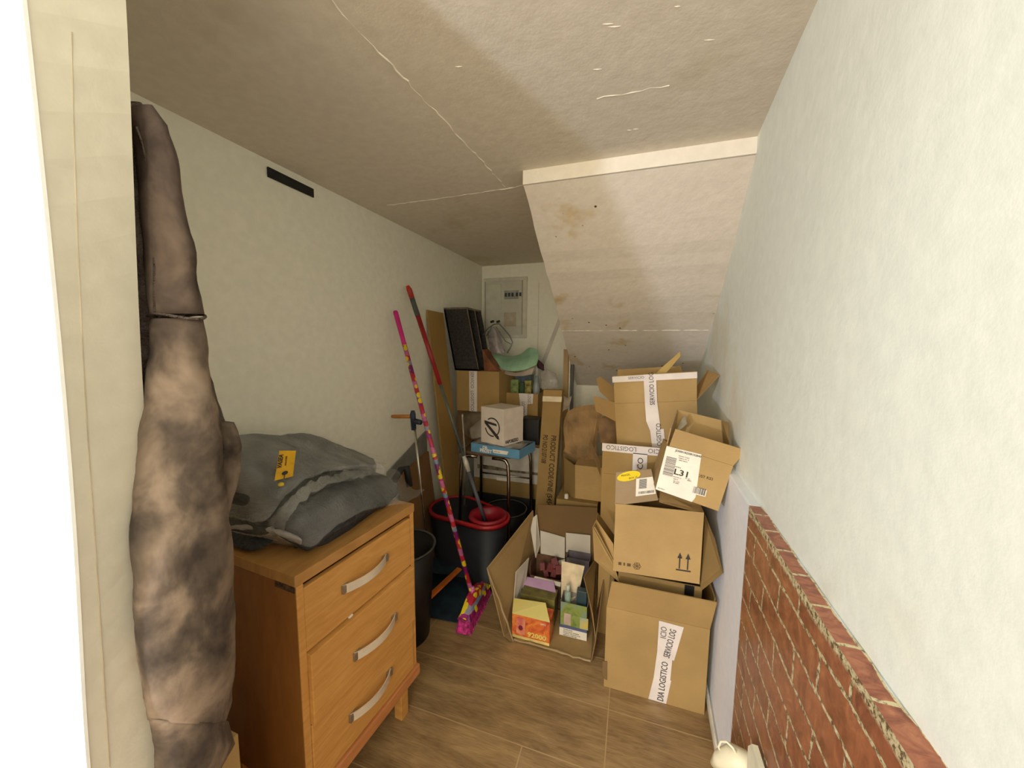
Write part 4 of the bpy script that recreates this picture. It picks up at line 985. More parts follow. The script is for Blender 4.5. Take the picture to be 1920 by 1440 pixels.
for i in range(40):
    a = R.uniform(0, 6.28); r_ = R.uniform(.03, .07); p = V((mb_.x, mb_.y, mb_.z - .012))
    m.tube([p + V((math.cos(a) * .02, math.sin(a) * .02, 0)), p + V((math.cos(a) * r_ * .8, math.sin(a) * r_ * .8, .004)), p + V((math.cos(a) * r_, math.sin(a) * r_, -.03))], .004, 5)
m.build('mop_strands', plain((180, 172, 150), .9, 0, .2), mp_, smooth=True)

# bucket: long rounded body, red rim, wringer basket at right
bk_ = thing('mop_bucket', 'large dark blue bucket with red rim and red wringer basket on the floor', 'bucket', (-.97, 2.02, 0))
cL, cR = V((-1.05, 2.05, 0)), V((-.80, 1.98, 0)); zr = .42
def stadium(rl, rr, z, n=18):
    d = (cR - cL).normalized(); q = V((-d.y, d.x, 0)); a0 = math.asin((rl - rr) / (cR - cL).length) * 0
    out = []
    for i in range(n + 1):
        a = math.pi / 2 + math.pi * i / n; out.append(cL + d * math.cos(a) * rl + q * math.sin(a) * rl + UP * z)
    for i in range(n + 1):
        a = -math.pi / 2 + math.pi * i / n; out.append(cR + d * math.cos(a) * rr + q * math.sin(a) * rr + UP * z)
    return out
def ringloft(rings, closed=True, cap=()):
    m = MB(); n = len(rings[0]); vs = [p for r in rings for p in r]; k = len(rings); fs = []
    for i in range(k - 1 + (1 if closed else 0)):
        j = (i + 1) % k
        for s_ in range(n): fs.append((i * n + s_, i * n + (s_ + 1) % n, j * n + (s_ + 1) % n, j * n + s_))
    for c_ in cap: fs.append(tuple(range(c_ * n, (c_ + 1) * n)))
    return m.add(vs, fs)
MNAVY = plain((16, 18, 27), .5, 0, .2)
ringloft([stadium(.12, .09, .0), stadium(.160, .125, zr - .01), stadium(.155, .12, zr - .01), stadium(.115, .085, .012)], False, (0, 3)).build('bucket_body', MNAVY, bk_, smooth=True)
ringloft([stadium(.168, .132, zr - .022), stadium(.172, .136, zr), stadium(.160, .124, zr + .006), stadium(.150, .116, zr - .004)], True).build('rim', plain((158, 24, 32), .4, 0, .1), bk_, smooth=True)
cW = V((-.80, 1.985, 0))
MB().lathe(cW, [(.118, zr - .002), (.112, zr + .018), (.088, zr + .010), (.078, zr - .09), (.085, zr - .09), (.10, zr - .01)], 36).build('wringer_basket', plain((150, 22, 36), .45, 0, .12), bk_, smooth=True)
MB().lathe(cW, [(.0001, zr - .088), (.080, zr - .088), (.080, zr - .094), (.0001, zr - .094)], 30).build('basket_floor', plain((120, 18, 28), .5), bk_)
# long-handled dustpan
pA, pB, pC, pD = AZ(786, 1154, .004), AZ(878, 1172, .004), AZ(884, 1085, .004), AZ(795, 1072, .004)
dp_ = thing('dustpan', 'dark teal lobby dustpan with orange trim, steel pole and orange handled top beside the chest', 'dustpan', (pA + pC) / 2)
m = MB().prism([pA, pB, pC, pD], UP * .004)
bkH = .10
m.prism([pD, pC, pC + UP * bkH, pD + UP * bkH], (0, .004, 0)); m.prism([pA, pD, pD + UP * bkH], (-.004, 0, 0)); m.prism([pB, pC, pC + UP * bkH], (.004, 0, 0))
m.prism([pD + UP * bkH, pC + UP * bkH, pC.lerp(pB, .35) + UP * bkH * .9, pD.lerp(pA, .35) + UP * bkH * .9], UP * .004)
m.build('pan', plain((30, 44, 54), .55, 0, .2), dp_)
o1, o2 = AZ(805, 1122, .095), AZ(862, 1068, .115)
dl = (o2 - o1).normalized(); dq = V((-dl.y, dl.x, 0))
MB().box(o1 - dq * .016, o2 - o1, dq * .034, UP * .012).build('orange_bar', plain((196, 96, 30), .5, 0, .1), dp_, bevel=.003)
ptop = AY(776, 790, 1.74); pbt = AY(800, 1012, 1.70)
MB().tube([ptop, pbt], .0065, 12).build('pole', M_CHROME, dp_, smooth=True)
MB().tube([AY(774, 770, 1.74), AY(774, 776, 1.74), AY(776, 806, 1.74)], [.010, .0155, .014], 14).build('handle_joint', plain((32, 46, 66), .5), dp_, smooth=True)
MB().tube([AY(779, 790, 1.74), AY(789, 792, 1.73)], [.016, .014], 10).build('joint_bracket', plain((32, 46, 66), .5), dp_, smooth=True)
MB().tube([AY(735, 781, 1.74), AY(739, 781, 1.74), AY(770, 781, 1.74)], [.0085, .0105, .0105], 14).build('crossbar', plain((182, 112, 42), .5, 0, .1), dp_, smooth=True)
MB().tube([pbt, AY(804, 1045, 1.70), AY(805, 1078, 1.70)], [.009, .013, .012], 12).build('pole_socket', plain((34, 44, 60), .5), dp_, smooth=True)
MB().tube([AY(803, 1075, 1.69), AY(803, 1089, 1.69)], [.013, .010], 12).build('socket_tip', plain((182, 84, 30), .5), dp_, smooth=True)
# pale floor strip next to the broom
s1_, s2_ = AZ(878, 1176, .003), AZ(918, 1112, .003)
tag(MB().prism([s1_, s1_ + V((.022, 0, 0)), s2_ + V((.022, 0, 0)), s2_], UP * .006).build('plastic_strip', plain((150, 146, 130), .5)), 'narrow pale strip lying on the floor beside the broom head', 'strip')
# waste bin behind chest
cb = V((-1.045, 1.47, 0)); hb = AY(807, 1038, 1.44).z
rb = abs(AY(806, 1038, 1.46).x - cb.x)
wb = thing('waste_bin', 'black round plastic waste bin tucked behind the chest of drawers', 'bin', cb)
MB().lathe(cb, [(.0001, .0), (rb * .78, .0), (rb * .97, hb - .01), (rb * .94, hb - .01), (rb * .74, .012), (.0001, .012)], 40).build('bin_body', M_BLACK, wb, smooth=True)
MB().lathe(cb, [(rb, hb - .012), (rb + .004, hb - .004), (rb, hb), (rb * .93, hb - .006)], 40).build('rim', plain((66, 68, 64), .4), wb, smooth=True)
# second bin behind the bucket under the stool
c2 = V((-.83, 2.40, 0)); h2 = .29
w2_ = thing('waste_bin', 'black bin with thin grey rim on the floor behind the red rimmed bucket', 'bin', c2)
MB().lathe(c2, [(.0001, .0), (.12, .0), (.148, h2 - .01), (.142, h2 - .01), (.115, .012), (.0001, .012)], 36).build('bin_body', M_BLACK, w2_, smooth=True)
MB().lathe(c2, [(.150, h2 - .008), (.154, h2), (.146, h2)], 40).build('rim', plain((96, 92, 86), .4), w2_, smooth=True)

# ================================================================== STOOL and what stands on it
sy0, sy1 = 2.12, 2.50
sFR, sFL = AY(952, 852, sy0), AY(880, 846, sy0); sz = (sFR.z + sFL.z) / 2 - .004
xr0, xl0 = sFR.x, -1.06
stl = thing('stool', 'chrome legged stool carrying the white logo box and the blue tray box', 'stool', ((xl0 + xr0) / 2, (sy0 + sy1) / 2, 0))
MB().bb(xl0, sy0, sz - .022, xr0 + .02, sy1, sz).build('seat', plain((96, 70, 46), .6), stl, bevel=.006)
MCL_ = plain((160, 150, 136), .25, 1, .05)
def leg(x, y, sx_, sy_, dx=1):
    p = V((x, y, sz - .034)); a = [p + V((-dx * .09, 0, 0)), p + V((-dx * .03, 0, 0)), p + V((dx * .0, 0, -.008)), p + V((dx * .015, 0, -.035)), p + V((dx * .022, sy_ * .3, -.10)), V((x + sx_, y + sy_, .02))]
    l_ = MB().tube(a, .0115, 12).build('leg', MCL_, stl, smooth=True)
    MB().tube([V((x + sx_, y + sy_, .022)), V((x + sx_, y + sy_, 0))], [.014, .015], 12).build('foot_cap', M_BLACK, l_, smooth=True)
leg(xr0 - .02, sy0 + .02, .035, -.02, 1); leg(xr0 + .03, sy1 - .03, .035, .02, 1)
leg(xl0 + .03, sy0 + .02, -.035, -.02, -1); leg(xl0 + .03, sy1 - .03, -.035, .02, -1)
MB().tube([(xl0 + .01, sy1 - .02, .50), (xr0 + .045, sy1 - .02, .50)], .006, 8).build('stretcher', MCL_, stl, smooth=True)
# blue tray box
ba, bb2, bc = AY(883, 842, 2.14), AY(973, 847, 2.14), AY(883, 817, 2.14)
bz_ = sz + .001; hz_ = .058
o_ = V((AY(883, 830, 2.12).x, 2.12, bz_)); wv_ = V((AY(973, 838, 2.06).x, 2.06, bz_)) - o_
dv_ = V((.04, .22, 0))
tb = thing('blue_tray_box', 'light blue flat box with white lettering lying on the stool', 'box', o_)
MBL = plain((92, 150, 188), .5, 0, .05)
m = MB().box(o_, wv_, dv_, UP * .003); m.box(o_, wv_, dv_.normalized() * .003, UP * hz_); m.box(o_ + dv_, wv_, dv_.normalized() * .003, UP * hz_); m.box(o_, wv_.normalized() * .003, dv_, UP * hz_); m.box(o_ + wv_, wv_.normalized() * .003, dv_, UP * hz_)
m.build('tray_body', MBL, tb)
wn2 = wv_.normalized(); nb2 = wn2.cross(UP)
text('DR.', .026, o_ + wv_ * .26 + UP * .032 + nb2 * .002, wn2, UP, M_PAPER, tb, bold=.001)
text('FROST', .030, o_ + wv_ * .20 + UP * .010 + nb2 * .002, wn2, UP, M_PAPER, tb, bold=.0012)
bn = MB().prism([o_ + wv_ * a_ + UP * b__ + nb2 * .0015 for a_, b__ in ((.47, .038), (.80, .040), (.77, .018), (.49, .016))], nb2 * .001).build('banner', M_PAPER, tb)
text('polar salts', .010, o_ + wv_ * .51 + UP * .024 + nb2 * .0035, wn2, UP, M_INKP, bn)
# wrapped contents
rows = [[o_ + wv_ * (.02 + .32 * i) + dv_ * (.06 + .3 * j) + UP * (hz_ - .004 + (.012 if (i + j) % 2 else 0)) for i in range(4)] for j in range(4)]
cloth(rows, .03, 4, .006, 18, 2).build('wrapped_contents', plain((150, 150, 146), .3, .2, .25, 12), tb, smooth=True)
# white logo box
wa = V((AY(902, 812, 2.15).x, 2.15, bz_ + hz_ + .004)); wr = V((AY(944, 822, 2.09).x, 2.09, wa.z)); wu = AY(905, 762, 2.15).z - wa.z
Wv = wr - wa; Dv = V((.075, .17, 0))
lbx = thing('logo_box', 'white carton with a round black emblem, on top of the blue flat box', 'box', wa)
MB().box(wa, Wv, Dv, UP * wu).build('carton_body', plain((222, 208, 192), .55, 0, .03), lbx, bevel=.0015)
wn3 = Wv.normalized(); nf3 = wn3.cross(UP)
cc = wa + Wv * .52 + UP * wu * .47 + nf3 * .0015; rr_ = .060
m = MB()
def arc(a0, a1, r0, r1, n=18):
    for i in range(n):
        t0, t1 = a0 + (a1 - a0) * i / n, a0 + (a1 - a0) * (i + 1) / n
        e_ = lambda t, r: cc + wn3 * r * math.cos(t) + UP * r * math.sin(t)
        m.prism([e_(t0, r0), e_(t1, r0), e_(t1, r1), e_(t0, r1)], nf3 * .001)
arc(math.radians(-50), math.radians(128), rr_ - .007, rr_ + .001); arc(math.radians(190), math.radians(282), rr_ - .007, rr_ + .001)
E2 = lambda x, y: cc + wn3 * x * rr_ + UP * y * rr_
m.prism([E2(-1.1, .55), E2(-1.05, .30), E2(.65, -1.15), E2(.95, -1.2), E2(.85, -.85), E2(-.7, .38)], nf3 * .0012)
m.prism([E2(-1.1, .62), E2(.55, .42), E2(.62, .18), E2(-1.0, .34)], nf3 * .0012)
m.build('emblem', M_INK, lbx)
ds = Dv.normalized(); ns3 = ds.cross(UP)
text('VAPORESSO', .030, wa + Wv + ns3 * .0015 + ds * .015 + UP * .012, ds, UP, M_INK, lbx, sx=.75, bold=.0008)
# grey bags left of it
rows = [[AY(866, 775, 2.50), AY(885, 757, 2.48), AY(905, 758, 2.46)], [AY(868, 795, 2.42), AY(885, 785, 2.40), AY(905, 782, 2.42)], [AY(872, 815, 2.40), AY(888, 815, 2.38), AY(903, 812, 2.38)], [V((-1.04, 2.36, sz + .006)), V((-.98, 2.34, sz + .006)), V((-.93, 2.34, sz + .006))]]
tag(cloth(rows, .05, 6, .008, 14, 5, V((0, 1, 0)), V((0, -1, 0))).build('paper_bag', plain((120, 104, 84), .8, 0, .1), smooth=True), 'dull brown paper bag behind the left side of the white logo box', 'bag')
rows = [[AY(884, 800, 2.30), AY(895, 790, 2.29), AY(906, 782, 2.28)], [AY(880, 806, 2.27), AY(893, 805, 2.25), AY(906, 803, 2.26)], [AY(884, 824, 2.26), AY(895, 822, 2.24), AY(906, 820, 2.25)]]
tag(cloth(rows, .04, 5, .004, 20, 8, V((0, 1, 0)), V((0, -1, 0))).build('plastic_bag', plain((150, 138, 122), .5), smooth=True), 'small grey plastic pouch squeezed left of the white logo box', 'bag')
p0, p1 = AY(867, 776, 2.08), AY(872, 862, 2.06)
tag(MB().tube([p0, p0 - UP * .012, p0 - UP * .02, p1, V((p1.x - .0, 2.05, .43))], [.004, .0085, .007, .007, .007], 12).build('steel_rod', M_STEEL, smooth=True), 'thin upright steel rod with a knob, at the left of the stool', 'rod')
# dark roll behind on the stool
tag(MB().bb(AY(977, 800, 2.42).x, 2.40, sz + .004, AY(1012, 800, 2.42).x, 2.52, AY(990, 784, 2.42).z).build('black_case', M_BLACK, bevel=.008), 'flat black case at the right rear behind the white logo box', 'case')

# ================================================================== BACK CORNER
# board leaning on the left wall
tb0, tb1 = AX(799, 581, xl(2.1) + .012), AX(829, 587, xl(2.3) + .012)
bot0, bot1 = AY(858, 1000, 2.20), AY(893, 1010, 2.40)
bot0 = V((-1.13, 2.14, 0)); bot1 = V((-1.13, 2.36, 0))
tag(MB().prism([tb0, tb1, bot1, bot0], (.010, 0, 0)).build('leaning_board', M_BOARD), 'tall narrow brown hardboard panel leaning against the left wall', 'board')
# black crate, white box, support carton, taped carton J
yk = 2.56
blk = tag(MB().bb(-1.16, yk, 0, -.60, 3.0, .36).build('storage_crate', M_DARK, bevel=.01), 'black crate on the floor under the white carton at the back', 'crate')
kz0, kz1 = .362, AY(940, 848, yk).z
kz0 = AY(940, 928, yk).z; blk.scale.z = kz0 / .362 if kz0 > 0 else 1
K = thing('white_carton', 'white sided carton with a brown base band, behind the chrome legs of the stool', 'box', (-.88, 2.75, kz0))
kzm = AY(940, 900, yk).z
MB().bb(-1.15, yk, kz0 + .002, -.60, 2.98, kzm).build('base_band', CB2, K)
kt = kz1 + .06
MB().bb(-1.15, yk, kzm, -.60, 2.98, kt).build('carton_body', plain((206, 198, 184), .6, 0, .04), K)
zz_ = AY(940, 880, yk).z
MB().prism([(-1.12, yk - .001, zz_ - .012), (-.62, yk - .001, zz_ - .012), (-.62, yk - .001, zz_ + .008), (-.85, yk - .001, zz_ + .004), (-1.0, yk - .001, zz_ + .02), (-1.12, yk - .001, zz_ + .02)], (0, -.002, 0)).build('printed_band', plain((120, 108, 86), .7, 0, .3, 20), K)
MB().bb(-.96, yk - .004, kzm - .004, -.86, yk - .001, kzm + .02).build('tape_patch', M_PAPER, K)
J0z = AY(900, 757, 2.5).z
yj = 2.40
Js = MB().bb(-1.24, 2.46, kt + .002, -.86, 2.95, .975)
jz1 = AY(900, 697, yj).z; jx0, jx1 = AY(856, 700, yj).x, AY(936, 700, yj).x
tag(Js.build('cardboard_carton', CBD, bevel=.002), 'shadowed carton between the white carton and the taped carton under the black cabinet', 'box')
Jt, fj = carton('cardboard_carton', 'closed carton with printed white tape carrying the black cabinet in the back corner', (max(jx0, -1.285), yj, .978), RT * (jx1 - max(jx0, -1.285)), V((.0, .40, 0)), UP * (jz1 - .978), .004, CB, closed=True)
jx0 = max(jx0, -1.285)
tj = MB().box((AY(880, 700, yj).x, yj - .0015, .978), (.060, 0, 0), (0, -.001, 0), (0, 0, jz1 - .975)).build('packing_tape', M_TAPE, Jt); tj['label'] = 'white printed packing tape'
text('SERVICIO  LOGISTICO', .036, (AY(880, 700, yj).x + .012, yj - .004, jz1), -UP, RT, M_INKP, tj, sx=.8)
# black cabinet on J
ym = 2.40
cA = V((AY(853, 697, ym).x, ym, jz1 + .006)); cxr = AY(896, 697, ym).x; topz = AY(834, 580, ym).z
cab = thing('black_cabinet', 'small black open shelf cabinet standing on the taped carton at the back', 'cabinet', cA)
lean = V((-.035, 0, 0)); Hc_ = V((max(AY(830, 580, ym).x, -1.312) - cA.x, 0, topz - cA.z)) 
wC = V((cxr - cA.x, 0, 0)); dC = V((.0, .26, 0)); wnC = RT; dnC = dC.normalized()
MBK = plain((34, 32, 30), .65, 0, .35, 60); MEDGE = plain((120, 108, 92), .6)
MB().box(cA, wC, dnC * .015, Hc_).build('front_panel', MBK, cab)
MB().box(cA + Hc_, wC + V((0, 0, .0)), dC, UP * .012).build('top_panel', plain((110, 98, 84), .6, 0, .2), cab)
MB().box(cA, wC, dC, UP * .012).build('bottom_panel', MBK, cab)
MB().box(cA, wnC * .012, dC, Hc_).build('back_panel', M_DARK, cab)
MB().box(cA + dC * .5, wC, dnC * .014, Hc_).build('divider', MBK, cab)
MB().box(cA + dC - dnC * .014, wC, dnC * .014, Hc_).build('end_panel', MBK, cab)
for f in (0, .5): MB().box(cA + wC + dC * f + V((.0005, 0, .012)), V((.001, 0, 0)), dnC * .014, Hc_ - UP * .012).build('edge_band', MEDGE, cab)
# rust brown slab beside it
tag(MB().prism([AY(905, 655, 2.45), AY(908, 696, 2.45), AY(935, 697, 2.45), AY(915, 672, 2.45)], (0, .12, 0)).build('picture_frame', plain((120, 66, 34), .6, 0, .2)), 'reddish brown frame corner at the foot of the black cabinet', 'frame')
# taped carton L with items inside
yl_ = 2.56; la, lb_ = AY(949, 736, yl_), AY(1017, 738, yl_); lz0 = kt + .003
Lc, fL = carton('cardboard_carton', 'open carton with torn white tape holding green packs, before the fuse box', (-.945, yl_, lz0), RT * .30, FW * .36, UP * (la.z - lz0), .004, CB, flaps=())
tq = MB().prism([(AY(973, 740, yl_).x, yl_ - .0015, la.z), (AY(1000, 740, yl_).x, yl_ - .0015, la.z), (AY(999, 757, yl_).x, yl_ - .0015, AY(999, 757, yl_).z), (AY(989, 758, yl_).x, yl_ - .0015, AY(989, 758, yl_).z), (AY(988, 790, yl_).x, yl_ - .0015, AY(988, 785, yl_).z), (AY(978, 790, yl_).x, yl_ - .0015, AY(978, 785, yl_).z)], (0, -.001, 0)).build('packing_tape', M_TAPE, Lc)
tq['label'] = 'white printed packing tape'
text('LOGIST', .034, (AY(992, 738, yl_).x - .008, yl_ - .004, la.z - .004), -UP, RT, M_INKP, tq, sx=.7)
text('LOGISTICO', .034, (AY(979, 745, yl_).x, yl_ - .004, la.z - .06), -UP, RT, M_INKP, tq, sx=.7)
def pack(x0, y0, x1, y1, y, c, lab_, nm='small_pack', d=.05, zb=None):
    a, b = AY(x0, y1, y), AY(x1, y0, y)
    z = zb if zb is not None else lz0 + .005
    o = MB().bb(min(a.x, b.x), y, z, max(a.x, b.x), y + d, b.z).build(nm, c, bevel=.002); tag(o, lab_, 'pack'); return o
pack(956, 712, 972, 738, 2.66, plain((128, 150, 84), .5, 0, .15, 30), 'pale green pack standing in the open carton before the fuse box')
pack(983, 714, 996, 738, 2.67, plain((140, 132, 60), .5, 0, .3, 30), 'mustard yellow pack in the open carton before the fuse box')
pack(974, 718, 982, 738, 2.64, plain((44, 70, 44), .5), 'dark green pack between the pale green and the mustard pack')
pack(958, 703, 995, 712, 2.76, plain((84, 100, 120), .5, 0, .1), 'slate blue flat box at the back of the open carton', d=.1)
# bottle
bp = V((AY(1006, 720, 2.70).x, 2.70, lz0 + .006)); bh = AY(1004, 684, 2.70).z - bp.z
bo = thing('spray_bottle', 'pale grey bottle standing at the right end of the open carton at the back', 'bottle', bp)
MB().lathe(bp, [(.0001, 0), (.026, 0), (.026, bh * .72), (.014, bh * .86), (.0001, bh * .86)], 20).build('bottle_body', plain((150, 160, 160), .35), bo, smooth=True)
MB().lathe(bp, [(.0001, bh * .861), (.014, bh * .861), (.013, bh), (.0001, bh)], 16).build('cap', plain((196, 192, 184), .4), bo, smooth=True)
# clear plastic bundle
rows = [[AY(1012, 700, 2.66), AY(1025, 692, 2.66), AY(1042, 700, 2.66)], [AY(1014, 715, 2.62), AY(1028, 712, 2.60), AY(1046, 716, 2.62)], [AY(1016, 730, 2.62), AY(1030, 732, 2.60), AY(1044, 732, 2.62)]]
tag(cloth(rows, .04, 6, .008, 18, 9, V((0, 1, 0)), V((0, -1, 0))).build('plastic_bag', film((190, 184, 172), .7), smooth=True), 'crumpled translucent plastic bag above the tall narrow carton', 'plastic bag')
tag(cloth([[AY(1006, 672, 2.68), AY(1012, 676, 2.68), AY(1020, 684, 2.68)], [AY(1006, 682, 2.66), AY(1012, 686, 2.64), AY(1020, 692, 2.66)], [AY(1008, 690, 2.68), AY(1014, 693, 2.66), AY(1022, 697, 2.68)]], .02, 5, .005, 25, 3, V((0, 1, 0)), V((0, -1, 0))).build('dark_cloth', plain((66, 40, 44), .8), smooth=True), 'small dark maroon rag lying over the pale bottle', 'cloth')
# mint cloth drape
rows = [[AY(911, 662, 2.60), AY(930, 662, 2.66), AY(950, 668, 2.70), AY(975, 664, 2.70), AY(992, 652, 2.68), AY(1008, 656, 2.66)],
        [AY(914, 668, 2.56), AY(932, 676, 2.58), AY(952, 682, 2.60), AY(975, 680, 2.60), AY(995, 672, 2.60), AY(1010, 668, 2.62)],
        [AY(922, 678, 2.55), AY(938, 690, 2.54), AY(955, 696, 2.55), AY(975, 695, 2.56), AY(992, 690, 2.57), AY(1006, 684, 2.58)]]
mc = tag(cloth(rows, .004, 7, .004, 16, 2, V((0, 1, 0)), V((0, -1, 0))).build('mint_cloth', plain((146, 188, 152), .7, 0, .06), smooth=True), 'mint green cloth sagging between the black cabinet and the bottle', 'cloth')
rows = [[AY(915, 672, 2.54), AY(932, 686, 2.52), AY(952, 696, 2.53), AY(975, 698, 2.54), AY(1002, 688, 2.56)], [AY(918, 680, 2.53), AY(938, 696, 2.51), AY(956, 704, 2.52), AY(978, 705, 2.53), AY(998, 702, 2.55)]]
tag(cloth(rows, .004, 7, .002, 16, 7, V((0, 1, 0)), V((0, -1, 0))).build('plastic_folder', plain((150, 134, 118), .35), smooth=True), 'thin beige plastic sheets curving under the mint green cloth', 'folder')
# visor / goggles in clear plastic
gv = thing('clear_visor', 'clear plastic visor with grey frame loops propped before the fuse box', 'visor', AY(935, 655, 2.62))
MG = plain((110, 112, 106), .3, .3)
def loop(pts, y, r, nm, mt):
    pp = [AY(a, b, y) for a, b in pts]; MB().tube(pp, r, 8).build(nm, mt, gv, smooth=True)
loop([(906, 628), (915, 616), (926, 608), (936, 607), (946, 618), (956, 630), (961, 642), (957, 652), (951, 662)], 2.60, .005, 'frame_loop', MG)
loop([(930, 612), (938, 625), (948, 640), (958, 645)], 2.59, .003, 'frame_loop', MG)
loop([(912, 630), (922, 612), (930, 618), (938, 640), (946, 658)], 2.58, .004, 'frame_loop', MG)
loop([(920, 604), (926, 602)], 2.6, .009, 'clip', M_BLACK); loop([(931, 604), (937, 602)], 2.6, .009, 'clip', M_BLACK)
rows = [[AY(914, 622, 2.60), AY(926, 612, 2.57), AY(938, 622, 2.60)], [AY(916, 640, 2.58), AY(928, 638, 2.54), AY(942, 642, 2.58)], [AY(920, 662, 2.58), AY(932, 664, 2.55), AY(948, 664, 2.58)]]
cloth(rows, .02, 6, .003, 20, 4, V((0, 1, 0)), V((0, -1, 0))).build('lens', film((150, 140, 140), .9), gv, smooth=True)
# fuse panel on the back wall
yw = YB - .001
fA, fB_ = AY(908, 520, yw), AY(988, 634, yw)
fx0, fx1, fz0, fz1 = max(fA.x, -1.29), fB_.x, fB_.z, AY(985, 519, yw).z
fp_ = thing('fuse_panel', 'white electrical fuse panel with meter door and breakers on the back wall', 'fuse box', ((fx0 + fx1) / 2, yw, fz0))
MFP = plain((212, 208, 190), .5, 0, .03); MGR = plain((120, 112, 96), .6)
MB().bb(fx0, yw - .018, fz0, fx1, yw, fz1).build('outer_frame', MFP, fp_, bevel=.004)
MB().bb(fx0 + .02, yw - .030, fz0 + .03, fx1 - .035, yw - .018, fz1 - .03).build('cover', plain((200, 198, 180), .5, 0, .03), fp_, bevel=.002)
dw = (fx1 - fx0)
dr_ = MB().bb(fx0 + .03, yw - .036, fz0 + (fz1 - fz0) * .48, fx0 + dw * .43, yw - .030, fz1 - .055).build('meter_door', plain((206, 204, 186), .5, 0, .03), fp_, bevel=.002)
MB().bb(fx0 + dw * .50, yw - .036, fz1 - (fz1 - fz0) * .36, fx1 - .07, yw - .030, fz1 - (fz1 - fz0) * .22).build('breaker_window', plain((150, 150, 140), .5), fp_)
for i in range(5):
    x_ = fx0 + dw * .52 + i * .030 + (.01 if i > 2 else 0)
    MB().bb(x_, yw - .042, fz1 - (fz1 - fz0) * .32, x_ + .018, yw - .036, fz1 - (fz1 - fz0) * .26).build('breaker', plain((36, 48, 64), .5), fp_)
MB().bb(fx0 + dw * .5, yw - .034, fz0 + .10, fx1 - .09, yw - .030, fz0 + .22).build('paper_notice', plain((190, 176, 150), .6), fp_)
for x_ in (fx0 + .022, fx1 - .04): MB().bb(x_, yw - .0305, fz0 + .03, x_ + .004, yw - .0300, fz1 - .03).build('cover_seam', MGR, fp_)
# white conduit cover running diagonally down the back wall
c0, c1 = AY(1052, 590, yw - .01), AY(1013, 692, yw - .01)
dd_ = (c1 - c0).normalized(); qq = dd_.cross(FW).normalized()
struct(MB().box(c0 - qq * .012, c1 - c0, qq * .030, (0, .010, 0)).build('trim_8', M_WHITEC))
a, b_ = AY(1010, 530, yw), AY(1012, 660, yw); struct(MB().bb(a.x, yw - .003, b_.z, a.x + .004, yw, a.z).build('trim_9', MFP))
# leaning boards right of the panel
for (px0, px1, yt, yd, mt, lab_) in ((1057, 1066, 655, 2.76, M_BOARD, 'narrow brown board standing upright left of the stair soffit edge'), (1067, 1070, 662, 2.74, plain((196, 186, 160), .6), 'thin pale board edge standing between the brown and dark boards'), (1071, 1075, 684, 2.72, M_BLACK, 'thin black board standing rightmost of the upright boards')):
    a, b_ = AY(px0, yt, yd), AY(px1, yt, yd)
    m = MB().prism([a, b_, V((b_.x + .02, yd - .10, 0)), V((a.x + .02, yd - .10, 0))], (0, .04, 0))
    tag(m.build('leaning_board', mt), lab_, 'board')
# crumpled white scrap on the tall carton side
tag(cloth([[AY(1056, 742, 2.36), AY(1064, 746, 2.36), AY(1072, 742, 2.36)], [AY(1057, 752, 2.34), AY(1062, 756, 2.33), AY(1068, 760, 2.34)], [AY(1054, 775, 2.36), AY(1057, 770, 2.35), AY(1062, 768, 2.35)]], .01, 5, .006, 30, 3, V((0, 1, 0)), V((0, -1, 0))).build('paper_scrap', plain((150, 136, 116), .7), smooth=True), 'torn paper scrap caught beside the top of the tall narrow carton', 'paper')
# cartons along the left wall behind the dustpan
tag(MB().prism([(xl(1.9) + .012, 1.80, .66), (xl(2.3) + .012, 2.12, .74), (-1.21, 2.12, 0), (-1.21, 1.80, 0)], (.02, 0, 0)).build('cardboard_sheet', cardboard((128, 96, 60), 15)), 'flat brown cardboard sheet leaning on the left wall behind the dustpan', 'cardboard')
tag(MB().prism([(xl(1.9) + .004, 1.72, .72), (xl(2.3) + .004, 2.14, .88), (xl(2.3) + .004, 2.14, .60), (xl(1.9) + .004, 1.72, .55)], (.006, 0, 0)).build('grey_sheet', plain((124, 124, 118), .5, 0, .05)), 'thin dull grey sheet behind the cardboard on the left wall', 'sheet')  # flat grey piece set just off the left wall
# black handle object behind the chest
bh_ = thing('black_bag', 'black bag with upright strap handle squeezed between the chest and the left wall', 'bag', (-1.22, 1.5, 0))
MB().bb(-1.325, 1.28, 0, -1.22, 1.52, .66).build('bag_body', M_BLACK, bh_, bevel=.03)
MB().tube([AY(738, 902, 1.42), AY(752, 880, 1.44), AY(762, 876, 1.46), AY(768, 912, 1.46)], .016, 10).build('strap', M_DARK, bh_, smooth=True)

# ================================================================== CABLE DUCT + PLUG at lower right
cd = MB().prism([(xlow(.6) - .014, .6, .030), (xlow(2.2) - .014, 2.2, .030), (xlow(2.2) - .014, 2.2, .046), (xlow(.6) - .014, .6, .046)], (.013, 0, 0))
struct(cd.build('baseboard_right', MFP, base=(.34, 1.2, 0)))
cab_pts = [V((xlow(y) - .010, y, .062 + .006 * math.sin(y * 9))) for y in [1.9 - .06 * i for i in range(12)]]
tag(MB().tube(cab_pts, .004, 8).build('power_cable', plain((214, 206, 190), .5), smooth=True), 'thin white cable running along the cable duct at the foot of the right wall', 'cable')
struct(MB().prism([(xlow(.6) - .010, .6, 0), (xlow(2.2) - .010, 2.2, 0), (xlow(2.2) - .010, 2.2, .028), (xlow(.6) - .010, .6, .028)], (.009, 0, 0)).build('trim_10', cardboard((160, 130, 90), 16), base=(.34, 1.2, 0)))
pg = AX(1365, 1425, .30)
plg = thing('power_plug', 'cream plug with coiled cord loop at the foot of the brick panel', 'plug', pg)
pc = AY(1368, 1432, 1.02)
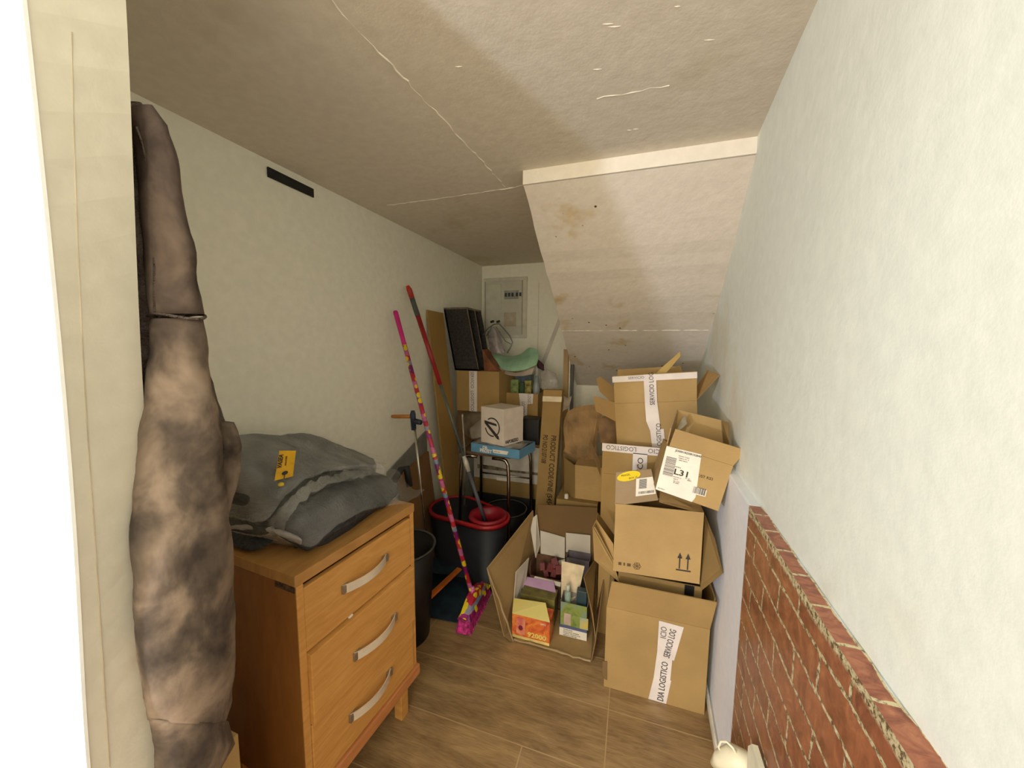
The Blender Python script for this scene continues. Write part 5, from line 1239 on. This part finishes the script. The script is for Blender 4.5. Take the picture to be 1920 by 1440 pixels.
MB().tube([AY(1338, 1432, 1.04), AY(1352, 1424, 1.03), AY(1375, 1424, 1.02), AY(1398, 1432, 1.01), AY(1408, 1450, 1.0)], [.010, .022, .034, .030, .022], 16).build('plug_body', plain((240, 230, 196), .4, 0, .03), plg, smooth=True)
MB().tube([AY(1352, 1412, 1.03), AY(1347, 1400, 1.03), AY(1352, 1390, 1.03), AY(1363, 1391, 1.02), AY(1374, 1402, 1.01), AY(1382, 1416, 1.01)], .003, 8).build('cord', plain((244, 236, 204), .4, 0, .03), plg, smooth=True)
tag(MB().prism([AX(1411, 1440, .315), AX(1413, 1402, .315), AX(1421, 1398, .315), AX(1434, 1440, .315), AX(1440, 1460, .315), AX(1411, 1460, .315)], (-.012, 0, 0)).build('socket_cover', plain((238, 234, 204), .4, 0, .03)), 'white socket cover edge fixed on the brick panel near the floor', 'socket')

# ================================================================== LIGHT
wld = bpy.data.worlds.new('world'); SC.world = wld; wld.use_nodes = True
wld.node_tree.nodes['Background'].inputs[0].default_value = lin((255, 245, 220)); wld.node_tree.nodes['Background'].inputs[1].default_value = 1.55
def area(loc, tgt, size, power, col, name, sy=None):
    l = bpy.data.lights.new(name, 'AREA'); l.shape = 'RECTANGLE' if sy else 'DISK'; l.size = size
    if sy: l.size_y = sy
    l.energy = power; l.color = lin(col)[:3]; o = bpy.data.objects.new(name, l); COL.objects.link(o)
    o.location = loc; o.rotation_euler = (V(tgt) - V(loc)).to_track_quat('-Z', 'Y').to_euler(); return o
# bright lamp of the outer room, its beam cut by the left jamb
area((-1.35, -1.62, 1.20), (-.1, 1.6, 1.4), .12, 36, (236, 240, 255), 'outer_room_lamp')
# ceiling light just outside the door, cut off by the door head
area((-.45, -.50, 2.95), (.25, .9, .7),   .8, 14, (240, 250, 240), 'hall_ceiling_light')
# large soft window light of the outer room
area((-.5, -2.4, 1.6), (-.3, 1.5, 1.1), 2.4, 94, (255, 238, 206), 'outer_room_window', 1.6)
SC.view_settings.view_transform = 'Standard'; SC.view_settings.look = 'None'; SC.view_settings.exposure = -.04; SC.view_settings.gamma = 1.12
for o in COL.objects:
    if 'base3' in o: del o['base3']
